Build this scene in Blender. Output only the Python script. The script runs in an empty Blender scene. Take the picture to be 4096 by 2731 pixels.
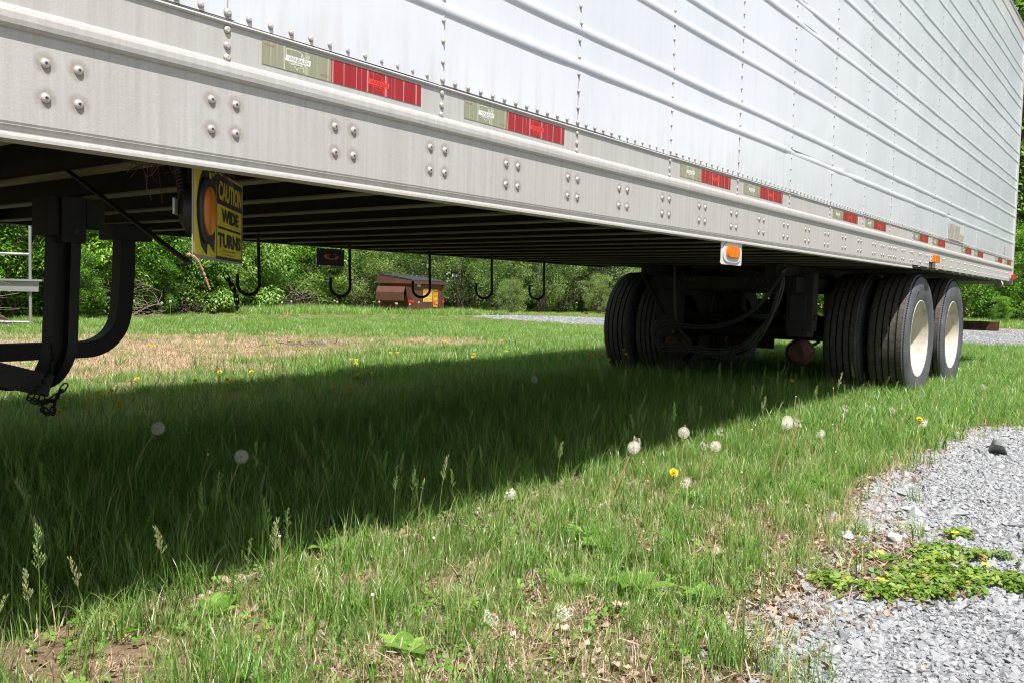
import bpy, bmesh, math, random
import numpy as np
from mathutils import Vector, Matrix

# ------------------------------------------------------------------ camera
scene = bpy.context.scene
YAW, PIT, ROL = 0.6554, -0.0558, 0.0237
CAM = np.array([-0.653, -1.473, 0.730])
def cam_axes():
    F = np.array([math.cos(PIT)*math.cos(YAW), math.cos(PIT)*math.sin(YAW), math.sin(PIT)])
    r = np.array([math.sin(YAW), -math.cos(YAW), 0.0]); u = np.cross(r, F)
    c, s = math.cos(ROL), math.sin(ROL)
    return F, c*r+s*u, -s*r+c*u
F_, R_, U_ = cam_axes()
cd = bpy.data.cameras.new('camera'); cam = bpy.data.objects.new('camera', cd)
scene.collection.objects.link(cam)
M = Matrix.Identity(4)
for i in range(3):
    M[i][0] = R_[i]; M[i][1] = U_[i]; M[i][2] = -F_[i]; M[i][3] = CAM[i]
cam.matrix_world = M
cd.sensor_width = 36.0; cd.lens = 3422.7/4096*36; cd.clip_start = 0.05; cd.clip_end = 600
scene.camera = cam

# ------------------------------------------------------------------ light
SUN_TO = Vector((-0.30, -0.385, 1.0)).normalized()
EL = math.asin(SUN_TO.z); AZ = math.atan2(SUN_TO.x, SUN_TO.y)
w = bpy.data.worlds.new('World'); scene.world = w; w.use_nodes = True
nt = w.node_tree; nt.nodes.clear()
sky = nt.nodes.new('ShaderNodeTexSky'); sky.sky_type = 'NISHITA'; sky.sun_disc = False
sky.sun_elevation = EL; sky.sun_rotation = AZ; sky.air_density = 1.0; sky.dust_density = 2.0
bg = nt.nodes.new('ShaderNodeBackground'); bg.inputs[1].default_value = 0.051
wo = nt.nodes.new('ShaderNodeOutputWorld')
# fair-weather clouds: they light the shade and show as soft reflections in the white side
tcw_ = nt.nodes.new('ShaderNodeTexCoord'); nzw = nt.nodes.new('ShaderNodeTexNoise'); nzw.inputs['Scale'].default_value = 2.6; nzw.inputs['Detail'].default_value = 6; nzw.inputs['Roughness'].default_value = .55
crw = nt.nodes.new('ShaderNodeValToRGB'); crw.color_ramp.elements[0].position = .43; crw.color_ramp.elements[1].position = .60
mxw = nt.nodes.new('ShaderNodeMix'); mxw.data_type = 'RGBA'; mxw.inputs[7].default_value = (9.5, 9.8, 10.3, 1)
nt.links.new(tcw_.outputs['Generated'], nzw.inputs['Vector']); nt.links.new(nzw.outputs[0], crw.inputs[0]); nt.links.new(crw.outputs[0], mxw.inputs[0]); nt.links.new(sky.outputs[0], mxw.inputs[6])
nt.links.new(mxw.outputs[2], bg.inputs[0]); nt.links.new(bg.outputs[0], wo.inputs[0])
sd = bpy.data.lights.new('sun', 'SUN'); sd.energy = 4.8; sd.angle = math.radians(0.53); sd.color = (1.0, 0.963, 0.91)
so = bpy.data.objects.new('sun', sd); scene.collection.objects.link(so)
so.rotation_euler = SUN_TO.to_track_quat('Z', 'Y').to_euler(); so.location = (0, 0, 20)
vs = scene.view_settings; vs.view_transform = 'Standard'; vs.look = 'None'; vs.gamma = 1; vs.exposure = 0.84
cy = scene.cycles
cy.max_bounces = 7; cy.diffuse_bounces = 4; cy.glossy_bounces = 3; cy.transmission_bounces = 4
cy.transparent_max_bounces = 4; cy.use_denoising = True; cy.filter_width = 1.15; cy.sample_clamp_indirect = 6
cy.caustics_reflective = False; cy.caustics_refractive = False

rng = np.random.default_rng(7)
random.seed(5)
C = scene.collection

# ------------------------------------------------------------------ materials
def mat(name, col, rough=0.6, metal=0.0, spec=0.5):
    m = bpy.data.materials.new(name); m.use_nodes = True
    b = m.node_tree.nodes['Principled BSDF']
    b.inputs['Base Color'].default_value = (*col, 1); b.inputs['Roughness'].default_value = rough
    b.inputs['Metallic'].default_value = metal; b.inputs['Specular IOR Level'].default_value = spec
    return m
def N(m, t, **kw):
    n = m.node_tree.nodes.new(t)
    for k, v in kw.items():
        if k in n.inputs.keys() if isinstance(k, str) else False: n.inputs[k].default_value = v
        else: setattr(n, k, v)
    return n
def L(m, a, b): m.node_tree.links.new(a, b)
def BS(m): return m.node_tree.nodes['Principled BSDF']
def noise_mix(m, c1, c2, scale=(5, 5, 5), ns=1.0, detail=5, lo=0.35, hi=0.65, rough=0.6, coord='Object', c3=None):
    tc = N(m, 'ShaderNodeTexCoord'); mp = N(m, 'ShaderNodeMapping'); mp.inputs['Scale'].default_value = scale
    nz = N(m, 'ShaderNodeTexNoise'); nz.inputs['Scale'].default_value = ns; nz.inputs['Detail'].default_value = detail
    nz.inputs['Roughness'].default_value = rough
    cr = N(m, 'ShaderNodeValToRGB'); cr.color_ramp.elements[0].position = lo; cr.color_ramp.elements[1].position = hi
    cr.color_ramp.elements[0].color = (*c1, 1); cr.color_ramp.elements[1].color = (*c2, 1)
    if c3:
        e = cr.color_ramp.elements.new(0.5*(lo+hi)); e.color = (*c3, 1)
    L(m, tc.outputs[coord], mp.inputs[0]); L(m, mp.outputs[0], nz.inputs['Vector']); L(m, nz.outputs[0], cr.inputs[0])
    return cr, nz
def mixc(m, a, b, fac, mode='MIX'):
    x = N(m, 'ShaderNodeMix'); x.data_type = 'RGBA'; x.blend_type = mode
    for s, v in ((6, a), (7, b), (0, fac)):
        if hasattr(v, 'is_linked') or hasattr(v, 'links'): L(m, v, x.inputs[s])
        elif s == 0: x.inputs[0].default_value = v
        else: x.inputs[s].default_value = (*v, 1)
    return x.outputs[2]
def bump(m, src, strength=0.3, dist=0.01):
    bp = N(m, 'ShaderNodeBump'); bp.inputs['Strength'].default_value = strength; bp.inputs['Distance'].default_value = dist
    L(m, src, bp.inputs['Height']); L(m, bp.outputs[0], BS(m).inputs['Normal']); return bp

# weathered aluminium rail
m_alu = mat('weathered_aluminium', (.5, .48, .45), .55, 0.0, .5)
a, _ = noise_mix(m_alu, (.35, .34, .32), (.53, .525, .515), (75, 75, 2.2), 1.0, 7, .33, .68)
b, nb = noise_mix(m_alu, (.36, .33, .29), (.60, .58, .55), (1, 1, 1), 260, 3, .25, .8)
cst, _ = noise_mix(m_alu, (.50, .45, .38), (.55, .545, .53), (1, 1, 1), 2.2, 3, .3, .7)
x1 = mixc(m_alu, a.outputs[0], b.outputs[0], .32); x2 = mixc(m_alu, x1, cst.outputs[0], .35)
L(m_alu, x2, BS(m_alu).inputs['Base Color']); bump(m_alu, nb.outputs[0], .35, .0008)
BS(m_alu).inputs['Metallic'].default_value = 0.15
m_alu2 = mat('rivet_metal', (.50, .46, .41), .45, .25)
a, _ = noise_mix(m_alu2, (.36, .32, .27), (.56, .53, .48), (1, 1, 1), 60, 4, .3, .7); L(m_alu2, a.outputs[0], BS(m_alu2).inputs['Base Color'])
m_bolt = mat('bolt_steel', (.62, .60, .58), .32, .55)
m_grime = mat('grime', (.33, .28, .23), .8)
m_seam = mat('seam_grime', (.36, .34, .31), .8)
m_stain = mat('bolt_stain', (.30, .22, .15), .9)
tc = N(m_stain, 'ShaderNodeTexCoord'); vl = N(m_stain, 'ShaderNodeVectorMath', operation='LENGTH'); L(m_stain, tc.outputs['Object'], vl.inputs[0])
mr = N(m_stain, 'ShaderNodeMapRange'); mr.inputs[1].default_value = .007; mr.inputs[2].default_value = .021; mr.inputs[3].default_value = .75; mr.inputs[4].default_value = 0
L(m_stain, vl.outputs['Value'], mr.inputs[0]); nzs = N(m_stain, 'ShaderNodeTexNoise'); nzs.inputs['Scale'].default_value = 160; nzs.inputs['Detail'].default_value = 4
oi = N(m_stain, 'ShaderNodeObjectInfo'); va = N(m_stain, 'ShaderNodeVectorMath', operation='ADD'); L(m_stain, tc.outputs['Object'], va.inputs[0]); L(m_stain, oi.outputs['Location'], va.inputs[1]); L(m_stain, va.outputs[0], nzs.inputs['Vector'])
ml = N(m_stain, 'ShaderNodeMath', operation='MULTIPLY'); L(m_stain, mr.outputs[0], ml.inputs[0]); L(m_stain, nzs.outputs[0], ml.inputs[1]); L(m_stain, ml.outputs[0], BS(m_stain).inputs['Alpha'])
m_recess = mat('recess_dark', (.05, .035, .03), .6)
# white painted skin
m_white = mat('white_skin', (.75, .78, .82), .16, 0, .5)
a, nz = noise_mix(m_white, (.60, .63, .68), (.66, .69, .735), (1.2, 1.2, .5), 1.3, 4, .3, .7)
d1, _ = noise_mix(m_white, (.80, .75, .66), (1, 1, 1), (1, 1, 1), 95, 3, .21, .29)
x1 = mixc(m_white, a.outputs[0], d1.outputs[0], 1.0, 'MULTIPLY')
d2, _ = noise_mix(m_white, (.93, .93, .93), (1, 1, 1), (30, 30, .7), 1.0, 5, .3, .5)
x2 = mixc(m_white, x1, d2.outputs[0], .6, 'MULTIPLY')
tcz = N(m_white, 'ShaderNodeTexCoord'); sx = N(m_white, 'ShaderNodeSeparateXYZ'); L(m_white, tcz.outputs['Object'], sx.inputs[0])
mz = N(m_white, 'ShaderNodeMapRange'); mz.inputs[1].default_value = 1.24; mz.inputs[2].default_value = 1.45; mz.inputs[3].default_value = .55; mz.inputs[4].default_value = 0; L(m_white, sx.outputs[2], mz.inputs[0])
gr, _ = noise_mix(m_white, (0, 0, 0), (1, 1, 1), (24, 24, 3.0), 1.0, 6, .45, .75)
mg = N(m_white, 'ShaderNodeMath', operation='MULTIPLY'); L(m_white, mz.outputs[0], mg.inputs[0]); L(m_white, gr.outputs[0], mg.inputs[1])
L(m_white, mixc(m_white, x2, (.46, .43, .38), mg.outputs[0]), BS(m_white).inputs['Base Color'])
nz2 = N(m_white, 'ShaderNodeTexNoise'); nz2.inputs['Scale'].default_value = 3.0; nz2.inputs['Detail'].default_value = 2
tcw = N(m_white, 'ShaderNodeTexCoord'); L(m_white, tcw.outputs['Object'], nz2.inputs['Vector'])
bump(m_white, nz2.outputs[0], .35, .012)
# dark underside
m_dark = mat('underbody_paint', (.018, .017, .016), .7)
a, _ = noise_mix(m_dark, (.006, .0055, .005), (.020, .017, .015), (1, 1, 1), 9, 5, .35, .7); L(m_dark, a.outputs[0], BS(m_dark).inputs['Base Color'])
m_xm_lit = mat('crossmember_bounce_lit', (.11, .10, .085), .6)  # flange tone, paled to imitate light bounced up from the ground
a, nb = noise_mix(m_xm_lit, (.10, .088, .066), (.215, .185, .135), (6, 1, 6), 3, 5, .3, .7); L(m_xm_lit, a.outputs[0], BS(m_xm_lit).inputs['Base Color'])
m_hang = mat('hanger_steel', (.035, .03, .027), .7)
m_floor = mat('floor_underside', (.016, .013, .010), .9)
m_rust = mat('rusty_steel', (.14, .06, .035), .8)
a, nb = noise_mix(m_rust, (.04, .018, .012), (.15, .062, .032), (1, 1, 1), 14, 6, .3, .7, c3=(.085, .038, .022)); L(m_rust, a.outputs[0], BS(m_rust).inputs['Base Color']); bump(m_rust, nb.outputs[0], .5, .003)
m_tyre = mat('tyre_rubber', (.030, .030, .032), .62, 0, .4)
a, nb = noise_mix(m_tyre, (.060, .062, .070), (.115, .116, .124), (1, 1, 1), 5, 7, .35, .7)
dd, _ = noise_mix(m_tyre, (.09, .085, .085), (0, 0, 0), (1, 9, 9), 4, 5, .28, .40)
x1 = mixc(m_tyre, a.outputs[0], dd.outputs[0], .5, 'ADD'); L(m_tyre, x1, BS(m_tyre).inputs['Base Color']); bump(m_tyre, nb.outputs[0], .3, .002)
m_tread = mat('tread_rubber', (.035, .030, .028), .75, 0, .3)
a, nb = noise_mix(m_tread, (.050, .044, .040), (.115, .097, .086), (1, 1, 1), 30, 5, .3, .7); L(m_tread, a.outputs[0], BS(m_tread).inputs['Base Color']); bump(m_tread, nb.outputs[0], .4, .002)
m_groove = mat('groove_rubber', (.008, .008, .008), .8)
m_rim = mat('cream_rim_paint', (.74, .70, .62), .4)
a, nb = noise_mix(m_rim, (.34, .285, .20), (.54, .50, .43), (1, 1, 1), 7, 6, .25, .5); L(m_rim, a.outputs[0], BS(m_rim).inputs['Base Color'])
m_amber = mat('amber_lens', (.85, .22, .012), .25); BS(m_amber).inputs['Transmission Weight'].default_value = .15
a, nb = noise_mix(m_amber, (.70, .17, .01), (.9, .27, .02), (1, 1, 1), 35, 2, .3, .7); L(m_amber, a.outputs[0], BS(m_amber).inputs['Base Color'])
m_amber_d = mat('amber_lens_aged', (.55, .17, .02), .35)
a, nb = noise_mix(m_amber_d, (.42, .12, .012), (.66, .22, .03), (40, 40, 3), 1, 3, .3, .7); L(m_amber_d, a.outputs[0], BS(m_amber_d).inputs['Base Color'])
m_red = mat('red_lens', (.65, .02, .015), .25)
m_blk = mat('black_plastic', (.02, .02, .021), .5)
m_ltgrey = mat('light_grey_paint', (.60, .59, .57), .5)
m_sign_y = mat('sign_yellow', (.62, .47, .035), .5)
a, nb = noise_mix(m_sign_y, (.50, .37, .04), (.66, .50, .04), (1, 1, 1), 12, 5, .3, .6); L(m_sign_y, a.outputs[0], BS(m_sign_y).inputs['Base Color'])
m_sign_b = mat('sign_black', (.028, .028, .030), .5)
m_sign_e = mat('sign_aluminium', (.33, .32, .31), .5, .3)
def tape_mat(name, c, streak, amt):
    m = mat(name, c, .3)
    a, nb = noise_mix(m, tuple(v*.88 for v in c), tuple(min(1, v*1.08) for v in c), (60, 1, 3), 1, 4, .3, .7)
    s, _ = noise_mix(m, (0, 0, 0), (1, 1, 1), (70, 1, 2.0), 1, 5, .54, .64)
    f = N(m, 'ShaderNodeMath', operation='MULTIPLY'); f.inputs[1].default_value = amt; L(m, s.outputs[0], f.inputs[0])
    L(m, mixc(m, a.outputs[0], streak, f.outputs[0]), BS(m).inputs['Base Color']); return m
m_tp_o = tape_mat('tape_olive', (.275, .275, .185), (.50, .51, .42), .85)
m_tp_r = tape_mat('tape_red', (.31, .017, .02), (.62, .30, .31), .95)
m_tp_w = mat('tape_print_white', (.82, .83, .80), .4)
m_tp_rr = mat('tape_print_red', (.80, .055, .035), .4)
m_tp_dr = mat('tape_small_print', (.40, .05, .04), .5)
m_placard = mat('placard_vinyl', (.50, .47, .40), .5)
m_print = mat('placard_print', (.20, .18, .16), .6)
m_gal = mat('galvanised_pipe', (.42, .43, .44), .4, .6)
m_wood = mat('weathered_board', (.10, .065, .045), .8)
a, nb = noise_mix(m_wood, (.05, .032, .022), (.15, .10, .07), (8, 8, 1), 3, 5, .3, .7); L(m_wood, a.outputs[0], BS(m_wood).inputs['Base Color'])
m_dump = mat('brown_dumpster_paint', (.115, .048, .035), .5)
a, nb = noise_mix(m_dump, (.095, .040, .030), (.135, .058, .044), (1, 1, 1), 3, 5, .3, .7)
rr, _ = noise_mix(m_dump, (0, 0, 0), (1, 1, 1), (1, 1, 1), 9, 7, .64, .70)
f = N(m_dump, 'ShaderNodeMath', operation='MULTIPLY'); f.inputs[1].default_value = .8; L(m_dump, rr.outputs[0], f.inputs[0])
L(m_dump, mixc(m_dump, a.outputs[0], (.28, .11, .04), f.outputs[0]), BS(m_dump).inputs['Base Color'])
m_lid = mat('black_lid_plastic', (.035, .038, .042), .35)
m_stk_y = mat('sticker_yellow', (.80, .58, .14), .5)
m_stk_o = mat('sticker_orange', (.85, .42, .01), .5)
m_stk_r = mat('sticker_red', (.65, .03, .02), .5)
m_stk_w = mat('sticker_white', (.8, .8, .78), .5)
m_stk_t = mat('sticker_text', (.45, .06, .03), .5)

# vegetation: base colour runs through the per-leaf attribute 'tint' (0..1) and per-instance random
def leaf_mat(name, stops, transl=.35, rough=.5, obj_rand=.34, spec=.35):
    m = mat(name, stops[0][1], rough, 0, spec)
    at = N(m, 'ShaderNodeAttribute'); at.attribute_name = 'tint'
    oi = N(m, 'ShaderNodeObjectInfo')
    s1 = N(m, 'ShaderNodeMath', operation='SUBTRACT'); s1.inputs[1].default_value = .5; L(m, oi.outputs['Random'], s1.inputs[0])
    s2 = N(m, 'ShaderNodeMath', operation='MULTIPLY_ADD'); s2.inputs[1].default_value = obj_rand
    L(m, s1.outputs[0], s2.inputs[0]); L(m, at.outputs['Fac'], s2.inputs[2])
    cr = N(m, 'ShaderNodeValToRGB')
    while len(cr.color_ramp.elements) < len(stops): cr.color_ramp.elements.new(.5)
    for e, (p, c) in zip(cr.color_ramp.elements, stops): e.position = p; e.color = (*c, 1)
    L(m, s2.outputs[0], cr.inputs[0]); L(m, cr.outputs[0], BS(m).inputs['Base Color'])
    tr = N(m, 'ShaderNodeBsdfTranslucent'); mx = N(m, 'ShaderNodeMixShader'); mx.inputs[0].default_value = transl
    hs = N(m, 'ShaderNodeMix'); hs.data_type = 'RGBA'; hs.blend_type = 'MULTIPLY'; hs.inputs[0].default_value = 1; hs.inputs[7].default_value = (1.25, 1.35, .7, 1)
    L(m, cr.outputs[0], hs.inputs[6]); L(m, hs.outputs[2], tr.inputs[0])
    out = m.node_tree.nodes['Material Output']
    L(m, BS(m).outputs[0], mx.inputs[1]); L(m, tr.outputs[0], mx.inputs[2]); L(m, mx.outputs[0], out.inputs[0])
    return m
m_grass = leaf_mat('grass_blade', [(0, (.055, .130, .022)), (.30, (.150, .290, .048)), (.65, (.265, .45, .110)), (.88, (.44, .52, .25)), (1, (.68, .56, .36))], .48, .34, spec=.6)
m_straw = leaf_mat('dry_grass', [(0, (.30, .19, .12)), (.5, (.52, .385, .265)), (1, (.76, .64, .49))], .2, .7, .3, .2)
m_leafA = leaf_mat('shrub_leaf', [(0, (.035, .095, .012)), (.4, (.105, .245, .030)), (.8, (.215, .41, .060)), (1, (.36, .52, .11))], .42, .40)
m_leafB = leaf_mat('shrub_leaf_pale', [(0, (.06, .12, .03)), (.5, (.18, .28, .075)), (1, (.38, .48, .18))], .38, .5)
m_leafC = leaf_mat('shrub_leaf_bright', [(0, (.07, .16, .03)), (.5, (.22, .38, .08)), (1, (.48, .62, .24))], .4, .45)
m_weed = leaf_mat('broad_leaf', [(0, (.10, .23, .03)), (1, (.24, .41, .08))], .35, .4)
m_creep = leaf_mat('creeping_leaf', [(0, (.08, .16, .02)), (.5, (.20, .32, .05)), (.85, (.34, .42, .09)), (1, (.30, .17, .07))], .35, .45, .4)
m_litter = leaf_mat('brown_litter', [(0, (.14, .085, .058)), (.5, (.29, .205, .15)), (1, (.48, .37, .29))], .1, .8, .5, .2)
m_bark = mat('bark', (.09, .07, .055), .9)
a, nb = noise_mix(m_bark, (.05, .038, .03), (.15, .12, .10), (4, 4, 1), 8, 5, .3, .7); L(m_bark, a.outputs[0], BS(m_bark).inputs['Base Color'])
m_twig = mat('dead_twig', (.24, .18, .15), .9)
a, nb = noise_mix(m_twig, (.14, .09, .07), (.36, .29, .25), (1, 1, 1), 5, 3, .3, .7); L(m_twig, a.outputs[0], BS(m_twig).inputs['Base Color'])
m_blossom = mat('white_blossom', (.75, .74, .66), .7)
m_petal = mat('dandelion_petal', (.84, .62, .02), .6)
m_petal2 = mat('strawberry_petal', (.85, .74, .03), .6)
m_fluff = mat('seed_fluff', (.78, .74, .64), .8)
m_core = mat('seed_core', (.30, .19, .12), .8)
m_stem = mat('dandelion_stem', (.27, .25, .10), .5)
a, nb = noise_mix(m_stem, (.20, .26, .06), (.36, .22, .13), (1, 1, 3), 5, 3, .3, .7); L(m_stem, a.outputs[0], BS(m_stem).inputs['Base Color'])

# ground
m_ground = mat('soil_thatch', (.2, .15, .1), .95, 0, .2)
a, n1 = noise_mix(m_ground, (.105, .068, .044), (.42, .31, .20), (1, 1, 1), 38, 8, .33, .68, c3=(.25, .17, .11), rough=.75)
b, n2 = noise_mix(m_ground, (.060, .058, .026), (.20, .17, .10), (1, 1, 1), 22, 7, .35, .65, rough=.7)
k, n3 = noise_mix(m_ground, (0, 0, 0), (1, 1, 1), (1, 1, 1), 1.1, 5, .42, .60)
L(m_ground, mixc(m_ground, a.outputs[0], b.outputs[0], k.outputs[0]), BS(m_ground).inputs['Base Color']); bump(m_ground, n1.outputs[0], .9, .02)
m_gravel = mat('gravel_bed', (.3, .3, .31), .9, 0, .3)
tc = N(m_gravel, 'ShaderNodeTexCoord'); v = N(m_gravel, 'ShaderNodeTexVoronoi'); v.inputs['Scale'].default_value = 75
L(m_gravel, tc.outputs['Object'], v.inputs['Vector'])
cr = N(m_gravel, 'ShaderNodeValToRGB'); L(m_gravel, v.outputs['Color'], cr.inputs[0])
cr.color_ramp.elements[0].color = (.17, .175, .19, 1); cr.color_ramp.elements[1].color = (.42, .43, .45, 1)
n_, _ = noise_mix(m_gravel, (.62, .60, .58), (1, 1, 1), (1, 1, 1), 1.2, 5, .35, .6)
L(m_gravel, mixc(m_gravel, cr.outputs[0], n_.outputs[0], 1.0, 'MULTIPLY'), BS(m_gravel).inputs['Base Color']); bump(m_gravel, v.outputs['Distance'], 1.0, .02)
m_stone = mat('grey_stone', (.3, .31, .33), .75, 0, .4)
oi = N(m_stone, 'ShaderNodeObjectInfo'); cr = N(m_stone, 'ShaderNodeValToRGB'); L(m_stone, oi.outputs['Random'], cr.inputs[0])
cr.color_ramp.elements[0].color = (.235, .243, .255, 1); cr.color_ramp.elements[1].color = (.46, .46, .455, 1)
e = cr.color_ramp.elements.new(.9); e.color = (.40, .405, .415, 1); e = cr.color_ramp.elements.new(.35); e.color = (.30, .31, .325, 1)
sn, nb = noise_mix(m_stone, (.75, .75, .75), (1.05, 1.05, 1.05), (1, 1, 1), 90, 5, .3, .7)
L(m_stone, mixc(m_stone, cr.outputs[0], sn.outputs[0], 1.0, 'MULTIPLY'), BS(m_stone).inputs['Base Color']); bump(m_stone, nb.outputs[0], .5, .002)

# ------------------------------------------------------------------ mesh helpers
class MB:
    def __init__(s): s.v = []; s.f = []; s.m = []; s.mats = []; s.sm = []
    def mi(s, m):
        if m not in s.mats: s.mats.append(m)
        return s.mats.index(m)
    def add(s, V, Fc, m, smooth=False):
        o = len(s.v); s.v += [tuple(map(float, p)) for p in V]; i = s.mi(m)
        for f in Fc: s.f.append(tuple(o+k for k in f)); s.m.append(i); s.sm.append(smooth)
    def box(s, x0, x1, y0, y1, z0, z1, m, T=None):
        V = [(x, y, z) for z in (z0, z1) for y in (y0, y1) for x in (x0, x1)]
        if T is not None: V = [tuple(T @ Vector(p)) for p in V]
        s.add(V, [(0, 2, 3, 1), (4, 5, 7, 6), (0, 1, 5, 4), (2, 6, 7, 3), (0, 4, 6, 2), (1, 3, 7, 5)], m)
    def bevbox(s, x0, x1, y0, y1, z0, z1, b, m, T=None):
        bm = bmesh.new(); bmesh.ops.create_cube(bm, size=1)
        for q in bm.verts: q.co = Vector(((x0+x1)/2+q.co.x*(x1-x0), (y0+y1)/2+q.co.y*(y1-y0), (z0+z1)/2+q.co.z*(z1-z0)))
        bmesh.ops.bevel(bm, geom=bm.edges[:], offset=b, segments=2, affect='EDGES', profile=.7)
        bm.verts.index_update(); V = [q.co.copy() for q in bm.verts]
        if T is not None: V = [T @ q for q in V]
        s.add(V, [[q.index for q in f.verts] for f in bm.faces], m); bm.free()
    def tube(s, P, r, m, n=8, caps=True, smooth=True):
        P = [Vector(p) for p in P]; k = len(P)
        R = r if isinstance(r, (list, tuple, np.ndarray)) else [r]*k
        V = []; up = Vector((0.13, .21, 1)).normalized(); prev = None
        for i, p in enumerate(P):
            d = (P[min(i+1, k-1)]-P[max(i-1, 0)])
            d = d.normalized() if d.length > 1e-9 else Vector((0, 0, 1))
            if prev is None:
                a = d.cross(up); a = a.normalized() if a.length > .05 else d.cross(Vector((1, 0, 0))).normalized()
            else:
                a = prev - d*prev.dot(d); a = a.normalized() if a.length > 1e-6 else d.orthogonal().normalized()
            prev = a; b = d.cross(a)
            for j in range(n):
                t = 2*math.pi*j/n; V.append(p+(a*math.cos(t)+b*math.sin(t))*R[i])
        Fc = [(i*n+j, i*n+(j+1) % n, (i+1)*n+(j+1) % n, (i+1)*n+j) for i in range(k-1) for j in range(n)]
        if caps: Fc += [tuple(range(n-1, -1, -1)), tuple((k-1)*n+j for j in range(n))]
        s.add(V, Fc, m, smooth)
    def lathe(s, prof, m, n=48, T=None, smooth=True, mats=None, close=False):
        # prof: list of (radius, axial); axis = local Y
        k = len(prof); V = []
        for (r, y) in prof:
            for j in range(n):
                t = 2*math.pi*j/n; q = Vector((r*math.cos(t), y, r*math.sin(t))); V.append(T @ q if T is not None else q)
        o = len(s.v); s.v += [tuple(q) for q in V]
        for i in range(k-1 if not close else k):
            mm = s.mi(mats[i] if mats else m); i2 = (i+1) % k
            for j in range(n):
                s.f.append((o+i*n+j, o+i*n+(j+1) % n, o+i2*n+(j+1) % n, o+i2*n+j)); s.m.append(mm); s.sm.append(smooth)
    def extrude_poly(s, pts, h, m, T):  # pts 2-D polygon in local xy, thickness h along local z
        n = len(pts); V = [T @ Vector((x, y, 0)) for x, y in pts]+[T @ Vector((x, y, h)) for x, y in pts]
        s.add(V, [tuple(range(n-1, -1, -1)), tuple(range(n, 2*n))]+[(i, (i+1) % n, n+(i+1) % n, n+i) for i in range(n)], m)
    def mesh(s, name):
        me = bpy.data.meshes.new(name); me.from_pydata(s.v, [], s.f)
        for m in s.mats: me.materials.append(m)
        me.polygons.foreach_set('material_index', s.m); me.polygons.foreach_set('use_smooth', s.sm)
        me.update()
        if any(s.sm): me.set_sharp_from_angle(angle=math.radians(38))
        return me
    def build(s, name, parent=None, **kw):
        o = bpy.data.objects.new(name, s.mesh(name)); C.objects.link(o)
        if parent: o.parent = parent
        return tag(o, **kw)
def tag(o, label=None, cat=None, group=None, kind=None):
    if label: o['label'] = label
    if cat: o['category'] = cat
    if group: o['group'] = group
    if kind: o['kind'] = kind
    return o
def empty(name, loc, **kw):
    o = bpy.data.objects.new(name, None); C.objects.link(o); o.location = loc; o.empty_display_size = .1
    return tag(o, **kw)
def place(name, me, parent=None, loc=(0, 0, 0), rot=(0, 0, 0), sc=None, **kw):
    o = bpy.data.objects.new(name, me); C.objects.link(o); o.location = loc; o.rotation_euler = rot
    if sc: o.scale = sc if isinstance(sc, tuple) else (sc, sc, sc)
    if parent: o.parent = parent
    return tag(o, **kw)
def np_mesh(name, V, Fq, mats, mi=None, tint=None):
    """fast mesh; V (n,3), Fq list of (m,k) index arrays"""
    me = bpy.data.meshes.new(name); V = np.asarray(V, np.float32)
    me.vertices.add(len(V)); me.vertices.foreach_set('co', V.ravel())
    loops = np.concatenate([q.ravel() for q in Fq]).astype(np.int32)
    sizes = np.concatenate([np.full(len(q), q.shape[1], np.int32) for q in Fq])
    starts = np.concatenate([[0], np.cumsum(sizes)[:-1]]).astype(np.int32)
    me.loops.add(len(loops)); me.loops.foreach_set('vertex_index', loops)
    me.polygons.add(len(sizes)); me.polygons.foreach_set('loop_start', starts)
    try: me.polygons.foreach_set('loop_total', sizes)
    except Exception: pass
    for m in mats: me.materials.append(m)
    if mi is not None: me.polygons.foreach_set('material_index', np.asarray(mi, np.int32))
    me.update(calc_edges=True); me.validate()
    if tint is not None:
        at = me.attributes.new('tint', 'FLOAT', 'POINT'); at.data.foreach_set('value', np.asarray(tint, np.float32))
    return me
def text_mesh(txt, size, m, sx=1.0, bold=0.0, shear=0.0, align='CENTER', spacing=1.0):
    cu = bpy.data.curves.new('t', 'FONT'); cu.body = txt; cu.size = size; cu.align_x = align; cu.align_y = 'CENTER'
    cu.offset = bold; cu.shear = shear; cu.resolution_u = 3; cu.space_character = spacing
    ob = bpy.data.objects.new('t', cu); C.objects.link(ob); dg = bpy.context.evaluated_depsgraph_get()
    me = bpy.data.meshes.new_from_object(ob.evaluated_get(dg)); V = [tuple(q.co) for q in me.vertices]; Fc = [tuple(p.vertices) for p in me.polygons]
    bpy.data.objects.remove(ob); bpy.data.meshes.remove(me)
    return [(x*sx, y, z) for x, y, z in V], Fc
def put_text(mb, txt, size, m, T, **kw):
    V, Fc = text_mesh(txt, size, m, **kw); mb.add([T @ Vector(p) for p in V], Fc, m)
def frame(o, x, y):
    x = Vector(x).normalized(); y = Vector(y).normalized(); z = x.cross(y)
    T = Matrix.Identity(4)
    for i in range(3): T[i][0] = x[i]; T[i][1] = y[i]; T[i][2] = z[i]; T[i][3] = o[i]
    return T
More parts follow.
